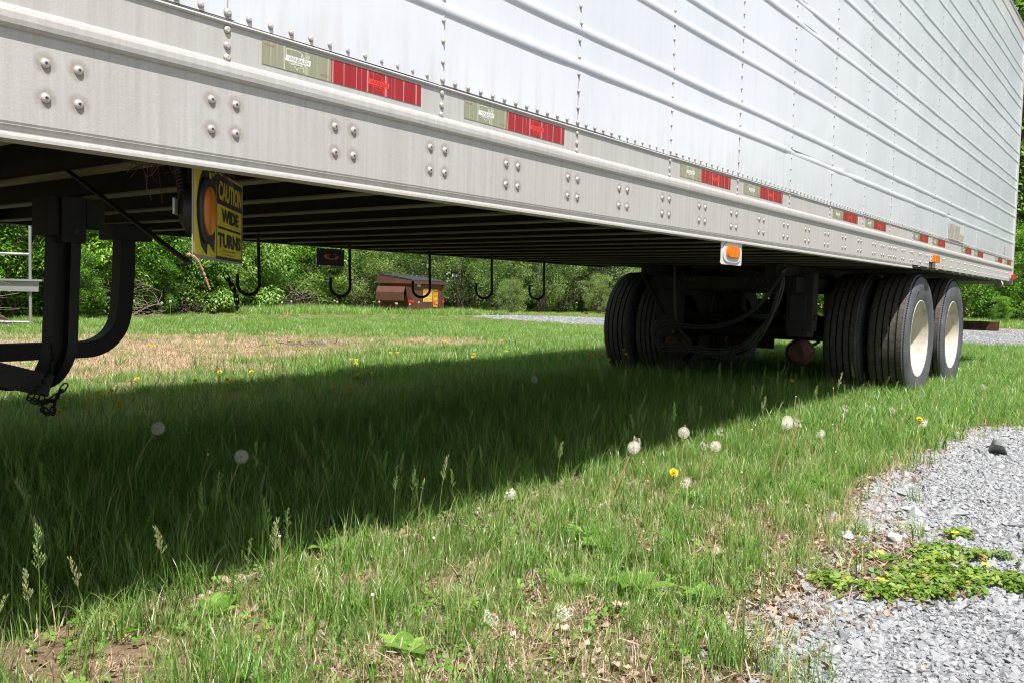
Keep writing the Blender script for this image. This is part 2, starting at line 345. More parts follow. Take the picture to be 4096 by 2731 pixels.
# local z of SIDE(x,z) points to -Y (towards the photographer's side)
def SIDE(x, z, y=0.0): return frame((x, y, z), (1, 0, 0), (0, 0, 1))
def instancer(name, templates, P, rot, sc, idx, **kw):
    """GN instancing of stuff: templates live in an unlinked collection"""
    col = bpy.data.collections.new(name+'_kinds')
    for i, me in enumerate(templates):
        t = bpy.data.objects.new('%s_%02d' % (name, i), me); col.objects.link(t)
    n = len(P); me = bpy.data.meshes.new(name); me.vertices.add(n); me.vertices.foreach_set('co', np.asarray(P, np.float32).ravel())
    a = me.attributes.new('rot', 'FLOAT_VECTOR', 'POINT'); a.data.foreach_set('vector', np.asarray(rot, np.float32).ravel())
    a = me.attributes.new('sc', 'FLOAT_VECTOR', 'POINT')
    sc = np.asarray(sc, np.float32); sc = np.repeat(sc[:, None], 3, 1) if sc.ndim == 1 else sc
    a.data.foreach_set('vector', sc.ravel())
    a = me.attributes.new('idx', 'INT', 'POINT'); a.data.foreach_set('value', np.asarray(idx, np.int32))
    o = bpy.data.objects.new(name, me); C.objects.link(o)
    g = bpy.data.node_groups.new(name, 'GeometryNodeTree')
    g.interface.new_socket('Geometry', in_out='INPUT', socket_type='NodeSocketGeometry')
    g.interface.new_socket('Geometry', in_out='OUTPUT', socket_type='NodeSocketGeometry')
    i_ = g.nodes.new('NodeGroupInput'); o_ = g.nodes.new('NodeGroupOutput')
    ci = g.nodes.new('GeometryNodeCollectionInfo'); ci.inputs['Collection'].default_value = col
    ci.inputs['Separate Children'].default_value = True; ci.inputs['Reset Children'].default_value = True
    ip = g.nodes.new('GeometryNodeInstanceOnPoints'); ip.inputs['Pick Instance'].default_value = True
    def att(nm, ty):
        q = g.nodes.new('GeometryNodeInputNamedAttribute'); q.data_type = ty; q.inputs[0].default_value = nm; return q.outputs[0]
    g.links.new(i_.outputs[0], ip.inputs['Points']); g.links.new(ci.outputs[0], ip.inputs['Instance'])
    g.links.new(att('idx', 'INT'), ip.inputs['Instance Index'])
    e2r = g.nodes.new('FunctionNodeEulerToRotation'); g.links.new(att('rot', 'FLOAT_VECTOR'), e2r.inputs[0])
    g.links.new(e2r.outputs[0], ip.inputs['Rotation']); g.links.new(att('sc', 'FLOAT_VECTOR'), ip.inputs['Scale'])
    g.links.new(ip.outputs[0], o_.inputs[0])
    md = o.modifiers.new('scatter', 'NODES'); md.node_group = g
    return tag(o, **kw)

# smooth value noise used for density maps
_tab = np.random.default_rng(3).random((256, 256))
def vnoise(x, y, s):
    x = np.asarray(x)*s+500.3; y = np.asarray(y)*s+500.7
    xi = np.floor(x).astype(int); yi = np.floor(y).astype(int); fx = x-xi; fy = y-yi
    fx = fx*fx*(3-2*fx); fy = fy*fy*(3-2*fy); g = lambda a, b: _tab[a % 256, b % 256]
    return (g(xi, yi)*(1-fx)+g(xi+1, yi)*fx)*(1-fy)+(g(xi, yi+1)*(1-fx)+g(xi+1, yi+1)*fx)*fy
def fbm(x, y, s): return .55*vnoise(x, y, s)+.3*vnoise(x, y, s*2.1)+.15*vnoise(x, y, s*4.3)
EDX = np.array([-30, -2, .6, .93, 1.3, 1.6, 2.26, 2.79, 4.2, 4.9, 5.4, 7, 11, 14, 40])
EDY = np.array([-1.25, -1.15, -.97, -.885, -.765, -.76, -.68, -.60, -.56, -.55, -.85, -.95, -.8, -.2, 1.0])
def edge(x): return np.interp(x, EDX, EDY)+.10*(fbm(x, x*0+3, 2.3)-.5)
# far gravel lane across the field
LANE = np.array([(15.1, -40), (15.1, .4), (15.4, 4), (16.5, 9.2), (18.0, 13.5), (19.5, 16.5), (20.6, 17.0), (23.3, 13.8), (26.9, 3.2), (30.7, 1.2), (33, -6), (36, -40)])
def in_poly(x, y, P):
    ins = np.zeros(np.shape(x), bool); n = len(P)
    for i in range(n):
        x0, y0 = P[i]; x1, y1 = P[(i+1) % n]
        c = ((y0 > y) != (y1 > y)) & (x < (x1-x0)*(y-y0)/(y1-y0+1e-12)+x0); ins ^= c
    return ins
# ================================================================== TRAILER
XF, XR, W = -4.0, 10.62, 2.59
trailer = empty('semi_trailer', (3.0, 1.3, 0), label='long white ribbed box trailer parked on grass with dual rear wheels', cat='trailer')
trailer_loc = Vector((3.0, 1.3, 0))
def T_(o):  # parts are modelled in world coordinates, so undo the parent's offset
    o.location = Vector(o.location) - trailer_loc; return o
def part(mb, name, parent=None, **kw):
    o = mb.build(name, parent or trailer, **kw)
    if parent is None or parent is trailer: T_(o)
    return o
def extrude(mb, prof, Xs, m, yfun=None, smooth=False, closed=False, flip=False):
    k = len(prof); V = []
    for x in Xs:
        for (y, z) in prof:
            V.append((x, y, z) if yfun is None else yfun(x, y, z))
    Fc = []
    for i in range(len(Xs)-1):
        for j in range(k if closed else k-1):
            j2 = (j+1) % k; q = (i*k+j, (i+1)*k+j, (i+1)*k+j2, i*k+j2); Fc.append(q[::-1] if flip else q)
    if closed: Fc += [tuple(range(k)), tuple(range((len(Xs)-1)*k+k-1, (len(Xs)-1)*k-1, -1))]
    mb.add(V, Fc, m, smooth)
def camber(x): return min(max(.0030*(x-4.0), -.014), .012)
STEP = 5.915
# ---- bottom rail (aluminium extrusion)
mb = MB()
bead = [(0, 1.166), (-.0025, 1.165), (-.0065, 1.160), (-.0085, 1.153), (-.0088, 1.143), (-.0075, 1.135), (-.003, 1.130), (.0015, 1.128)]
top = [(.012, 1.2445), (.003, 1.2445), (.003, 1.2415), (-.004, 1.2405), (-.0055, 1.2375), (-.004, 1.2345), (0, 1.2335)]
prof = top+[(0, 1.166)]+bead[1:]+[(.0015, .996), (.003, .994), (.003, .9915), (.001, .991), (.0025, .988), (.005, .984), (.005, .979), (-.001, .977), (-.002, .973), (-.002, .968), (.045, .968), (.045, .972)]
def yf(x, y, z):
    return (x, y, z + (camber(x) if z < .9965 else (camber(x)*.3 if z < 1.0 else 0)))
extrude(mb, prof, np.linspace(XF, STEP-.018, 60), m_alu, yf)
prof2 = prof[:len(top)+8]+[(.002, 1.004), (.002, 1.002), (.045, 1.002)]
extrude(mb, prof2, np.linspace(STEP-.018, XR, 30), m_alu)
mb.box(STEP-.02, STEP-.014, .002, .045, .98, 1.01, m_alu)
rail = part(mb, 'bottom_rail')
RZ = lambda o: o
# far side rail
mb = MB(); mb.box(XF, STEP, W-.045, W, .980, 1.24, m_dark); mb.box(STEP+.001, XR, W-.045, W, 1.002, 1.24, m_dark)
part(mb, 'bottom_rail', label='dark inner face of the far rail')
# ---- white skin sheets
RIBS = [1.4335, 1.540, 1.735, 1.840, 2.045, 2.147, 2.350, 2.452, 2.655, 2.757, 2.960, 3.060, 3.267, 3.368, 3.573]
zp = [(0, 1.2435)]
last = 1.2435
for zc in RIBS:
    g = np.linspace(last+.02, zc-.022, 3)
    zp += [(0, float(q)) for q in g]
    for t in np.linspace(0, math.pi, 9):
        zp.append((-.0056*math.sin(t) if 0 < t < math.pi else 0, zc-.0145*math.cos(t)))
    last = zc+.015
zp += [(0, last+.02), (0, 3.72)]
prng = np.random.default_rng(11)
def dent(x, y, z):
    d = 0
    # scrape dents on the lowest ribs, as on an old trailer
    if y < -.002:
        for (cx, cz, w_, a_) in ((3.47, 1.4335, .07, .010), (3.62, 1.4335, .12, .005), (3.95, 1.4335, .16, .004), (4.3, 1.4335, .1, .005), (3.6, 2.045, .13, .006), (3.5, 2.147, .1, .006), (7.0, 1.4335, .06, .005), (9.0, 1.4335, .1, .004)):
            if abs(z-cz) < .016: d += a_*math.exp(-((x-cx)/w_)**2)
    return min(d, .009)
SEAM0, SHEET = .9525, 1.2273
n0 = int(math.floor((XF-SEAM0)/SHEET))
x = SEAM0+n0*SHEET; si = 0
while x < XR-.02:
    xa, xb = max(x, XF), min(x+SHEET, XR-.01)
    if xb-xa > .05:
        mb = MB(); ph = prng.random(6)*6
        def yf(X, y, z, xa=xa, xb=xb, ph=ph):
            t = (X-xa)/(xb-xa)
            post = abs(((X-.337)/.6137+.5) % 1-.5)*.6137      # distance to nearest post row
            oil = .0016*math.sin(z*4.1+ph[0]+X*1.7)*math.sin(X*5.1+ph[1])+.0011*math.sin(z*9.3+ph[2])
            oil *= min(1, post/.12)
            return (X, y-.0016*t+oil*(1 if y > -.001 else .4)+dent(X, y, z), z)
        extrude(mb, zp, np.linspace(xa, xb, 17 if xa < 6 else 9), m_white, yf, smooth=True)
        # folded edge that laps over the next sheet
        mb.box(xb-.004, xb, -.0024, .002, 1.2445, 3.71, m_white)
        part(mb, 'side_sheet')
    x += SHEET
mb = MB(); mb.box(XF, XR-.01, .006, .012, 1.2445, 3.72, m_white); part(mb, 'wall_liner')
# grime lines at the foot of the post rows and a dark strip painted as the shadow gap above the rail
mb = MB()
for n in range(-6, 17):
    px = .337+.6137*n
    if px > XR-.1: break
    mb.box(px-.0011, px+.0011, -.0022, .0, 1.2445, 1.412, m_seam)
mb.box(XF, XR-.02, -.0008, .002, 1.2442, 1.2462, m_recess)
part(mb, 'seam_grime_and_shadow')
# ---- top rail, roof, front wall, far wall, rear frame
mb = MB()
extrude(mb, [(.01, 3.70), (-.006, 3.705), (-.007, 3.712), (-.003, 3.716), (-.003, 3.822), (-.010, 3.826), (-.012, 3.846), (-.004, 3.852), (.03, 3.855)], [XF, 0, 4, 8, XR], m_alu)
part(mb, 'top_rail')
mb = MB(); mb.box(XF, XR, .03, W-.0, 3.84, 3.87, m_white); part(mb, 'roof')
mb = MB(); mb.box(XF, XR, W-.03, W, 1.245, 3.838, m_white); part(mb, 'far_wall')
mb = MB(); mb.box(XF-.04, XF-.002, .0, W, 1.0, 3.87, m_white); part(mb, 'front_wall')
mb = MB()
mb.bevbox(XR-.012, XR+.035, -.012, .07, .965, 3.90, .006, m_alu)
mb.bevbox(XR-.012, XR+.035, W-.07, W+.012, .965, 3.90, .006, m_alu)
mb.bevbox(XR-.010, XR+.033, .071, W-.071, 3.80, 3.898, .006, m_alu)
mb.bevbox(XR-.010, XR+.033, .071, W-.071, .967, 1.12, .006, m_alu)
part(mb, 'rear_frame')
for s in (0, 1):
    mb = MB(); mb.bevbox(XR+.002, XR+.03, .075+s*1.222, 1.293+s*1.222, 1.125, 3.795, .004, m_white)
    for yy in (.3, .9): mb.tube([(XR+.045, .075+s*1.222+yy, 1.2), (XR+.045, .075+s*1.222+yy, 3.7)], .012, m_gal)
    part(mb, 'rear_door')
# rear protrusion of rail lamps (red corner lamp + bracket)
def block_lamp(x0, x1, z0, z1, m):
    mb = MB(); mb.bevbox(x0, x0+.062, -.010, -.0005, z0, z1, .002, m_ltgrey); mb.box(x0+.012, x0+.034, -.0112, -.010, z1-.016, z1-.008, m_recess); mb.box(x0+.012, x0+.034, -.0112, -.010, z0+.008, z0+.016, m_recess)
    lamp = part(mb, 'side_marker_lamp')
    mb = MB(); mb.bevbox(x0+.055, x1, -.034, -.004, z0-.002, z1+.002, .004, m); o = mb.build('lens', lamp)
    return lamp
block_lamp(6.417, 6.625, 1.043, 1.092, m_amber)
mb = MB(); mb.box(6.42, 6.52, -.002, .001, 1.002, 1.04, m_rust); part(mb, 'lamp_bracket')
block_lamp(10.46, 10.72, 1.030, 1.072, m_red)
# ---- floor + crossmembers
mb = MB(); mb.box(XF+.01, XR-.02, .046, W-.046, 1.088, 1.115, m_floor); part(mb, 'floor')
mb = MB()
mb.box(-.025, .025, .02, W-.046, .986, .991, m_xm_lit); mb.box(-.0025, .0025, .02, W-.046, .9912, 1.083, m_dark)  # bounce light painted into the pale bottom flange; web kept dark
mb.box(-.025, .025, .02, W-.046, 1.0832, 1.0872, m_dark)
mb.box(-.031, .031, .004, .11, .981, .9857, m_alu); mb.box(.0027, .007, .01, .09, .992, 1.08, m_dark)
me_xm = mb.mesh('cross_member'); k = -13
while .0267+.3048*k < XR-.1:
    xx = .0267+.3048*k
    o = place('cross_member', me_xm, trailer, (xx-trailer_loc.x, -trailer_loc.y, (0 if xx < STEP else .012))); k += 1
# ---- bolts in fours along the rail
mb = MB()
mb.lathe([(.0001, -.0052), (.0030, -.0051), (.0056, -.0042), (.0074, -.0024), (.0079, -.0006), (.0079, 0)], m_bolt, 16)
star = []
for i in range(12):
    a = math.pi*i/6; r = .0033 if i % 2 == 0 else .0021; star.append((r*math.cos(a), -.00535, r*math.sin(a)))
mb.add(star, [tuple(range(12))], m_recess)
mb.lathe([(.0101, -.0003), (.0212, -.0003)], m_stain, 24)
mb.lathe([(.0078, -.0003), (.0098, -.0002), (.0101, 0)], m_grime, 16)
me_bolt = mb.mesh('bolt')
BX = [k*.3048 for k in range(-12, 17)]
BP = []
for bx in BX:
    for dx in (0, .0535):
        for z in (1.0857, 1.0297): BP.append((bx+dx, z))
for bx in (5.30+.0, 5.52):
    pass
for bx in [5.10, 5.28, 5.40, 5.62, 5.87, 6.12, 6.347, 6.64, 6.933, 7.238, 7.541, 7.831, 8.127, 8.321, 8.515, 8.718, 8.902, 9.106, 9.297, 9.511, 9.689, 9.882, 10.08, 10.2, 10.3]:
    if bx < 5.0: continue
    for dx in (0, .05):
        for z in (1.086, 1.030): BP.append((bx+dx-.02, z))
BP = [p for p in BP if not (6.38 < p[0] < 6.66)]
vis = sorted([p for p in BP if p[0] > -.15], key=lambda p: p[0])[:100]; vset = set(vis)
for (x, z) in vis: place('bolt', me_bolt, rail, (x, .0016, z), (0, random.random()*6, 0))
mb = MB()
for (x, z) in BP:
    if (x, z) in vset: continue
    mb.lathe([(.0001, -.0052), (.0056, -.0042), (.0079, -.0006), (.0079, 0)], m_bolt, 8, Matrix.Translation((x, .0016, z)))
mb.build('bolt_rows', rail, kind='stuff')
# ---- rivets
def rivet_prof(r, h): return [(.0001, -h), (r*.55, -h), (r*.62, -h*.82), (r*.9, -h*.62), (r, -h*.2), (r, 0)]
mb = MB(); mb.lathe(rivet_prof(.0058, .0048), m_alu2, 14); mb.lathe([(.0056, -.0004), (.0066, -.0003), (.0069, 0)], m_grime, 14); me_rv = mb.mesh('rivet')
mb = MB(); mb.lathe(rivet_prof(.0075, .0048), m_alu2, 14); mb.lathe([(.0073, -.0004), (.0084, -.0003), (.0088, 0)], m_grime, 14); me_rv2 = mb.mesh('rivet')
RV = []
for n in range(-6, 17):
    px = .337+.6137*n
    for z in (1.2245, 1.1945, 1.163+.0085): RV.append((px, z-.0, 1, -.0))
    RV.append((px, 1.257, 1, -.002))
    for i in range(48):
        z = 1.3005+.0508*i
        if z > 3.69: break
        if any(abs(z-q) < .018 for q in RIBS): RV.append((px, z, 0, -.0058)); continue
        RV.append((px, z, 0, -.002))
    for i in range(1, 12): RV.append((px+.0485+(i-1)*.0508 if i < 12 else 0, 1.2565, 0, -.0016))
RV = [r for r in RV if XF+.05 < r[0] < XR-.04]
vis = sorted([r for r in RV if r[0] > .1], key=lambda r: math.hypot(r[0]+.65, r[1]-.73)*1.0+max(0, r[1]-(1.45+.25*(r[0])))*50)[:100]; vset = set(vis)
for (x, z, big, y) in vis: place('rivet', me_rv2 if big else me_rv, rail if z < 1.24 else trailer, (x, y, z) if z < 1.24 else tuple(Vector((x, y, z))-trailer_loc), (0, random.random()*6, 0))
mb = MB()
for r in RV:
    if r in vset: continue
    x, z, big, y = r; mb.lathe(rivet_prof(.0075 if big else .0056, .0046), m_alu2, 7, Matrix.Translation((x, y, z)))
for i in range(int((XR-.1-XF)/.045)):
    x = XF+.05+i*.045
    if x < 4.5: continue
    mb.lathe(rivet_prof(.005, .003), m_alu2, 6, Matrix.Translation((x, -.003, 3.735))); mb.lathe(rivet_prof(.005, .003), m_rust, 6, Matrix.Translation((x, -.012, 3.836)))
part(mb, 'rivet_rows', kind='stuff')
# ---- conspicuity tape
US = [(-124.6,48.2),(-123,48.9),(-110,49),(-95.2,49),(-94.8,49.4),(-92,48.4),(-89.6,48),(-88,47.3),(-84.7,46.6),(-86.6,45.6),(-87.8,43.4),(-87.4,41.7),(-86.3,42.4),(-86.2,44.6),(-84.8,45.8),(-83.3,44.7),(-82.6,43.3),(-83.1,42),(-81,41.7),(-79,42.8),(-79,43.4),(-76.4,43.6),(-75,45),(-71.4,45.1),(-70.3,46.7),(-69,47.4),(-67.9,46.9),(-67,44.8),(-70.2,43.5),(-70.7,42.2),(-70,41.7),(-73.8,40.7),(-75,38.7),(-76,37),(-75.6,35.3),(-78,33.9),(-81,32),(-81.4,30.3),(-80.1,27),(-80.5,25.3),(-81.8,26.2),(-82.8,28.2),(-84.1,30),(-86,30.4),(-89.2,30.3),(-89.4,29.2),(-91.5,29.4),(-94.2,29.5),(-97.2,27.7),(-97.3,26),(-99.2,26.4),(-101.4,29.7),(-103.2,29),(-104.9,30.6),(-106.6,31.8),(-111,31.4),(-114.8,32.5),(-117.2,32.6),(-118.5,34),(-120.6,34.6),(-122.5,37.4),(-124,40),(-124.5,42.8)]
def logo(mb, T, m, m2):
    P = [((x+95.8)*.00104, (y-37.6)*.00172) for x, y in US]
    for (a, b) in zip(P, P[1:]+P[:1]):
        d = Vector((b[0]-a[0], b[1]-a[1])); l = d.length
        if l < 1e-6: continue
        n = Vector((-d.y, d.x))/l*.00038
        mb.add([T @ Vector((a[0]-n.x, a[1]-n.y, 0)), T @ Vector((b[0]-n.x, b[1]-n.y, 0)), T @ Vector((b[0]+n.x, b[1]+n.y, 0)), T @ Vector((a[0]+n.x, a[1]+n.y, 0))], [(0, 1, 2, 3)], m)
    # band with the name cut darker
    mb.add([T @ Vector(q) for q in ((-.0325, -.0055, .0002), (.0315, -.0055, .0002), (.0335, .0062, .0002), (-.0305, .0062, .0002))], [(0, 1, 2, 3)], m)
    put_text(mb, 'WABASH', .0118, m2, T @ Matrix.Translation((.0005, .0004, .0004)), sx=1.12, bold=.0004, shear=.25)
    put_text(mb, 'NATIONAL', .0050, m, T @ Matrix.Translation((-.002, -.0088, .0004)), sx=1.15, bold=.00014)
m_tp_txt = mat('tape_print_olive', (.36, .38, .27), .5); m_tp_txt2 = mat('tape_print_darkred', (.42, .03, .03), .5)
mb = MB(); logo(mb, Matrix.Identity(4), m_tp_w, m_tp_txt)
put_text(mb, 'DOT-C2', .0058, m_tp_dr, Matrix.Translation((.071, -.0155, .0002)))
put_text(mb, 'DOT-C2', .0058, m_tp_dr, Matrix.Translation((-.071, .0155, .0002)) @ Matrix.Rotation(math.pi, 4, 'Z')); me_lt1 = mb.mesh('lettering')
mb = MB(); logo(mb, Matrix.Identity(4), m_tp_rr, m_tp_txt2); me_lt2 = mb.mesh('lettering')
mb = MB(); mb.bevbox(-.089, .089, -.0250, .0250, 0, .0006, .0002, m_tp_o); me_t1 = mb.mesh('reflective_tape')
mb = MB(); mb.bevbox(-.140, .140, -.0250, .0250, 0, .0006, .0002, m_tp_r); me_t2 = mb.mesh('reflective_tape')
for i, x0 in enumerate([-3.24, -2.63, -1.42, -.80, .4165, 1.0365, 2.2600, 2.857, 4.07, 4.69, 5.89, 6.498, 7.63, 8.242, 9.43, 10.05]):
    for me_t, me_l, xc, nm in ((me_t1, me_lt1, x0+.0895, 'pale olive reflective tape piece'), (me_t2, me_lt2, x0+.3195, 'red reflective tape piece')):
        T = SIDE(xc, 1.2035, -.0004)
        o = bpy.data.objects.new('reflective_tape', me_t); C.objects.link(o); o.parent = trailer; o.matrix_local = Matrix.Translation(-trailer_loc) @ T; o['label'] = nm
        if x0 > 0: place('lettering', me_l, o, (0, 0, .0007))
# ---- placard on the skin, small strip near the rear
mb = MB(); mb.box(7.045, 7.50, -.006, -.0035, 1.262, 1.392, m_placard); mb.box(7.505, 7.68, -.006, -.0035, 1.255, 1.33, m_placard)
plac = part(mb, 'placard'); mb = MB(); r2 = random.Random(4)
for (x0, x1, z0, z1, ln) in ((7.06, 7.26, 1.27, 1.385, 13), (7.28, 7.49, 1.27, 1.385, 13), (7.515, 7.67, 1.262, 1.322, 6)):
    for j in range(ln):
        z = z1-(j+.6)*(z1-z0)/ln; x = x0
        while x < x1-.02:
            l = r2.uniform(.012, .05); l = min(l, x1-x); mb.box(x, x+l, -.0066, -.006, z-.0016, z+.0018, m_print); x += l+.006
mb.build('lettering', plac)
mb = MB(); mb.box(9.96, 10.02, -.006, -.004, 1.29, 1.37, m_placard); mb.box(9.965, 10.015, -.0066, -.006, 1.345, 1.362, m_print)
for j in range(5): mb.box(9.97, 10.01, -.0066, -.006, 1.30+j*.008, 1.303+j*.008, m_print)
part(mb, 'placard')
# ---- marker lamp plates hanging below the rail
def marker_plate(x0, y, near=True, dark=False):
    mp_ = m_ltgrey if not dark else m_blk; s = -1 if near else 1
    mb = MB(); n = 28; w2, h2 = .108, .054
    outl = [(-.108, .048), (-.104, -.03), (-.108, -.048), (-.100, -.054), (.098, -.054), (.106, -.048), (.108, .048)]
    T = frame((x0+.108, y, .925), (1, 0, 0), (0, 0, 1)) if near else frame((x0+.108, y, .925), (-1, 0, 0), (0, 0, 1))
    mb.extrude_poly(outl, .003, mp_, T)
    def oval(a, b, k=.62): return [(a*math.copysign(abs(math.cos(t))**k, math.cos(t)), b*math.copysign(abs(math.sin(t))**k, math.sin(t))) for t in np.linspace(0, 2*math.pi, n, endpoint=False)]
    mb.extrude_poly(oval(.092, .042), .004, mp_, T @ Matrix.Translation((0, -.002, .0031)))
    for (x, z) in ((-.088, .040), (.088, .040)):
        mb.lathe([(.0001, -.005), (.004, -.004), (.005, 0)], m_bolt, 10, T @ Matrix.Translation((x, z, .003)) @ Matrix.Rotation(math.pi/2, 4, 'X'))
    for (x, z) in ((-.096, -.046), (.096, -.046)): mb.lathe([(.0001, -.0006), (.004, -.0005)], m_recess, 8, T @ Matrix.Translation((x, z, .0031)) @ Matrix.Rotation(math.pi/2, 4, 'X'))
    lamp = part(mb, 'marker_lamp')
    mb = MB(); mb.extrude_poly(oval(.066, .0255, .55), .005, m_amber, T @ Matrix.Translation((0, -.001, .0072))); mb.extrude_poly(oval(.060, .0215, .55), .002, m_amber, T @ Matrix.Translation((0, -.001, .0123)))
    mb.build('lens', lamp)
    if dark:
        mb = MB(); mb.tube([T @ Vector((0, 0, -.002)), T @ Vector((0, 0, -.03))], .012, m_blk); mb.tube([T @ Vector((0, 0, -.03)), T @ Vector((-.03, .01, -.04)), T @ Vector((-.06, .06, -.03))], .004, m_blk)
        mb.extrude_poly(oval(.056, .017, .6), .004, m_amber, T @ Matrix.Translation((0, -.001, -.0045)))  # bright amber oval imitates light glowing through the lens from behind
        mb.build('plug', lamp)
    return lamp
marker_plate(2.672, .012)
marker_plate(2.69, W-.01, near=False, dark=True)
# rear hanging oval lamp seen edge-on
mb = MB(); T = frame((9.96, .03, .955), (.75, .66, 0), (0, 0, 1))
mb.extrude_poly([(.055*math.cos(t), .045*math.sin(t)) for t in np.linspace(0, 6.28, 24, endpoint=False)], .006, m_ltgrey, T)
lp = part(mb, 'marker_lamp'); mb = MB(); mb.extrude_poly([(.04*math.cos(t), .03*math.sin(t)) for t in np.linspace(0, 6.28, 24, endpoint=False)], .02, m_amber, T @ Matrix.Translation((0, 0, .006))); mb.build('lens', lp)

# ---- warning sign (bolted below the rail)
SL, SR = Vector((.294, .046, 0)), Vector((.650, .395, 0)); SW = (SR-SL).length; SH = .197; SZ0 = .7855
Ts = frame((SL.x, SL.y, SZ0), (SR-SL), (0, 0, 1))     # local x along width, y up, z towards the viewer
def sp(u, v, d=0): return Ts @ Vector((u*SW, v*SH, d))
def rrect(x0, x1, y0, y1, r, n=4):
    P = []
    for cx, cy, a0 in ((x1-r, y1-r, 0), (x0+r, y1-r, 90), (x0+r, y0+r, 180), (x1-r, y0+r, 270)):
        for i in range(n+1): a = math.radians(a0+90*i/n); P.append((cx+r*math.cos(a), cy+r*math.sin(a)))
    return P
mb = MB(); mb.extrude_poly(rrect(0, SW, 0, SH, .008), .002, m_sign_e, Ts @ Matrix.Translation((0, 0, -.002)))
sign = part(mb, 'warning_sign', label='yellow caution wide turns sign with round amber lamp')
mb = MB(); mb.extrude_poly(rrect(.008, SW-.012, .007, SH-.003, .006), .0006, m_sign_y, Ts); mb.build('sign_face', sign)
mb = MB()
def spoly(P, d=.0008, m=m_sign_b): mb.extrude_poly([(u*SW, v*SH) for u, v in P], .0004, m, Ts @ Matrix.Translation((0, 0, d)))
ARR = [(.264, .982), (.21, .967), (.144, .9), (.096, .795), (.069, .674), (.050, .547), (.057, .403), (.092, .246), (.125, .135), (.183, .075), (.232, .048), (.233, .149), (.256, .174), (.363, .079), (.378, .346), (.388, .613), (.398, .948), (.275, .849), (.26, .895)]
spoly(ARR[::-1])
for a in ((.402, .972, .952, .970), (.402, .972, .022, .034)): spoly([(a[0], a[2]), (a[1], a[2]), (a[1], a[3]), (a[0], a[3])])
for a in ((.402, .410), (.966, .974)): spoly([(a[0], .034), (a[1], .034), (a[1], .952), (a[0], .952)])
spoly([(.410, .638), (.966, .638), (.966, .952), (.410, .952)]); spoly([(.410, .034), (.966, .034), (.966, .058), (.410, .058)])
spoly([(.432, .368), (.941, .368), (.941, .395), (.432, .395)])
mb.build('border', sign)
def fit_text(mb, txt, u0, u1, v0, v1, m, d, bold=.0):
    V, Fc = text_mesh(txt, 1.0, m, bold=bold); xs = [p[0] for p in V]; ys = [p[1] for p in V]
    sx = (u1-u0)*SW/(max(xs)-min(xs)); sy = (v1-v0)*SH/(max(ys)-min(ys))
    mb.add([Ts @ Vector(((p[0]-min(xs))*sx+u0*SW, (p[1]-min(ys))*sy+v0*SH, d+.0003)) for p in V], Fc, m)
mb = MB()
fit_text(mb, 'CAUTION', .436, .950, .69, .905, m_sign_y, .0014, .035); fit_text(mb, 'WIDE', .500, .880, .445, .602, m_sign_b, .0014, .05)
fit_text(mb, 'TURNS', .432, .940, .16, .325, m_sign_b, .0014, .045); fit_text(mb, 'J.P. INTERNATIONAL LANDING CO.', .53, .81, .105, .135, m_sign_b, .0014, .0)
fit_text(mb, 'WARNING SIGN NO. 2117', .56, .79, .077, .093, m_sign_b, .0014, .0)
mb.build('lettering', sign)
mb = MB(); Tl = Ts @ Matrix.Translation((.193*SW, .5*SH, 0)) @ Matrix.Rotation(-math.pi/2, 4, 'X')
mb.lathe([(.066, 0), (.068, -.006), (.064, -.010), (.0525, -.010), (.051, -.004)], m_blk, 40, Tl)
mb.lathe([(.052, .004), (.052, .03), (.030, .045), (.0001, .046)], m_blk, 30, Tl)
for a in (80, 200, 320):
    q = Ts @ Matrix.Translation((.193*SW+.0585*math.cos(math.radians(a)), .5*SH+.0585*math.sin(math.radians(a)), .009)); mb.lathe([(.0001, -.002), (.0035, -.0015), (.0038, 0)], m_bolt, 10, q @ Matrix.Rotation(math.pi/2, 4, 'X'))
mb.bevbox(-.052, -.014, -.012, .020, -.05, -.046, .001, m_ltgrey, Ts @ Matrix.Translation((.193*SW, .5*SH, 0)))
mb.build('lamp_housing', sign)
mb = MB(); mb.lathe([(.051, -.004), (.050, -.012), (.044, -.016), (.0001, -.018)], m_amber_d, 40, Tl); mb.build('lens', sign)
# brace, bracket and conduit behind the sign
mb = MB(); mb.tube([(.286, .54, .985), (.36, .42, .93)], .004, m_dark, 5); T = frame((.286, .54, .985), Vector((.30, .10, .772))-Vector((.286, .54, .985)), (1, .1, 0))
l = (Vector((.32, .10, .775))-Vector((.286, .54, .985))).length
mb = MB(); mb.box(0, l, -.0075, .0075, -.002, .002, m_hang, frame((.286, .54, .985), Vector((.32, .10, .775))-Vector((.286, .54, .985)), (1, .08, 0))); part(mb, 'brace_bar')
mb = MB(); cp = []
P0 = [(.40, .30, 1.06), (.41, .28, .98), (.405, .26, .925), (.39, .22, .885), (.37, .15, .872)]
for i in range(len(P0)-1):
    for t in np.linspace(0, 1, 14, endpoint=False): cp.append(Vector(P0[i]).lerp(Vector(P0[i+1]), t))
mb.tube(cp, [.0135 if i % 2 else .0118 for i in range(len(cp))], m_blk, 10); part(mb, 'conduit')

# ---- J hooks under the far edge
mb = MB(); P = [Vector((0, 0, .985)), Vector((.002, 0, .85)), Vector((.006, 0, .745))]
cx = -.052
for t in np.linspace(0, 180, 13): P.append(Vector((.006+cx+.052*math.cos(math.radians(t)), 0, .745-.052*math.sin(math.radians(t)))))
P.append(Vector((.006-.104, 0, .79)))
mb.tube(P, .0078, m_dark, 10); me_hook = mb.mesh('cargo_hook')
for (x, y) in ((1.91, 2.071), (2.477, 2.052), (3.146, 2.09), (3.719, 2.071), (4.282, 2.052)):
    place('hook', me_hook, trailer, tuple(Vector((x, y, 0))-trailer_loc), (0, 0, math.radians(-47)))
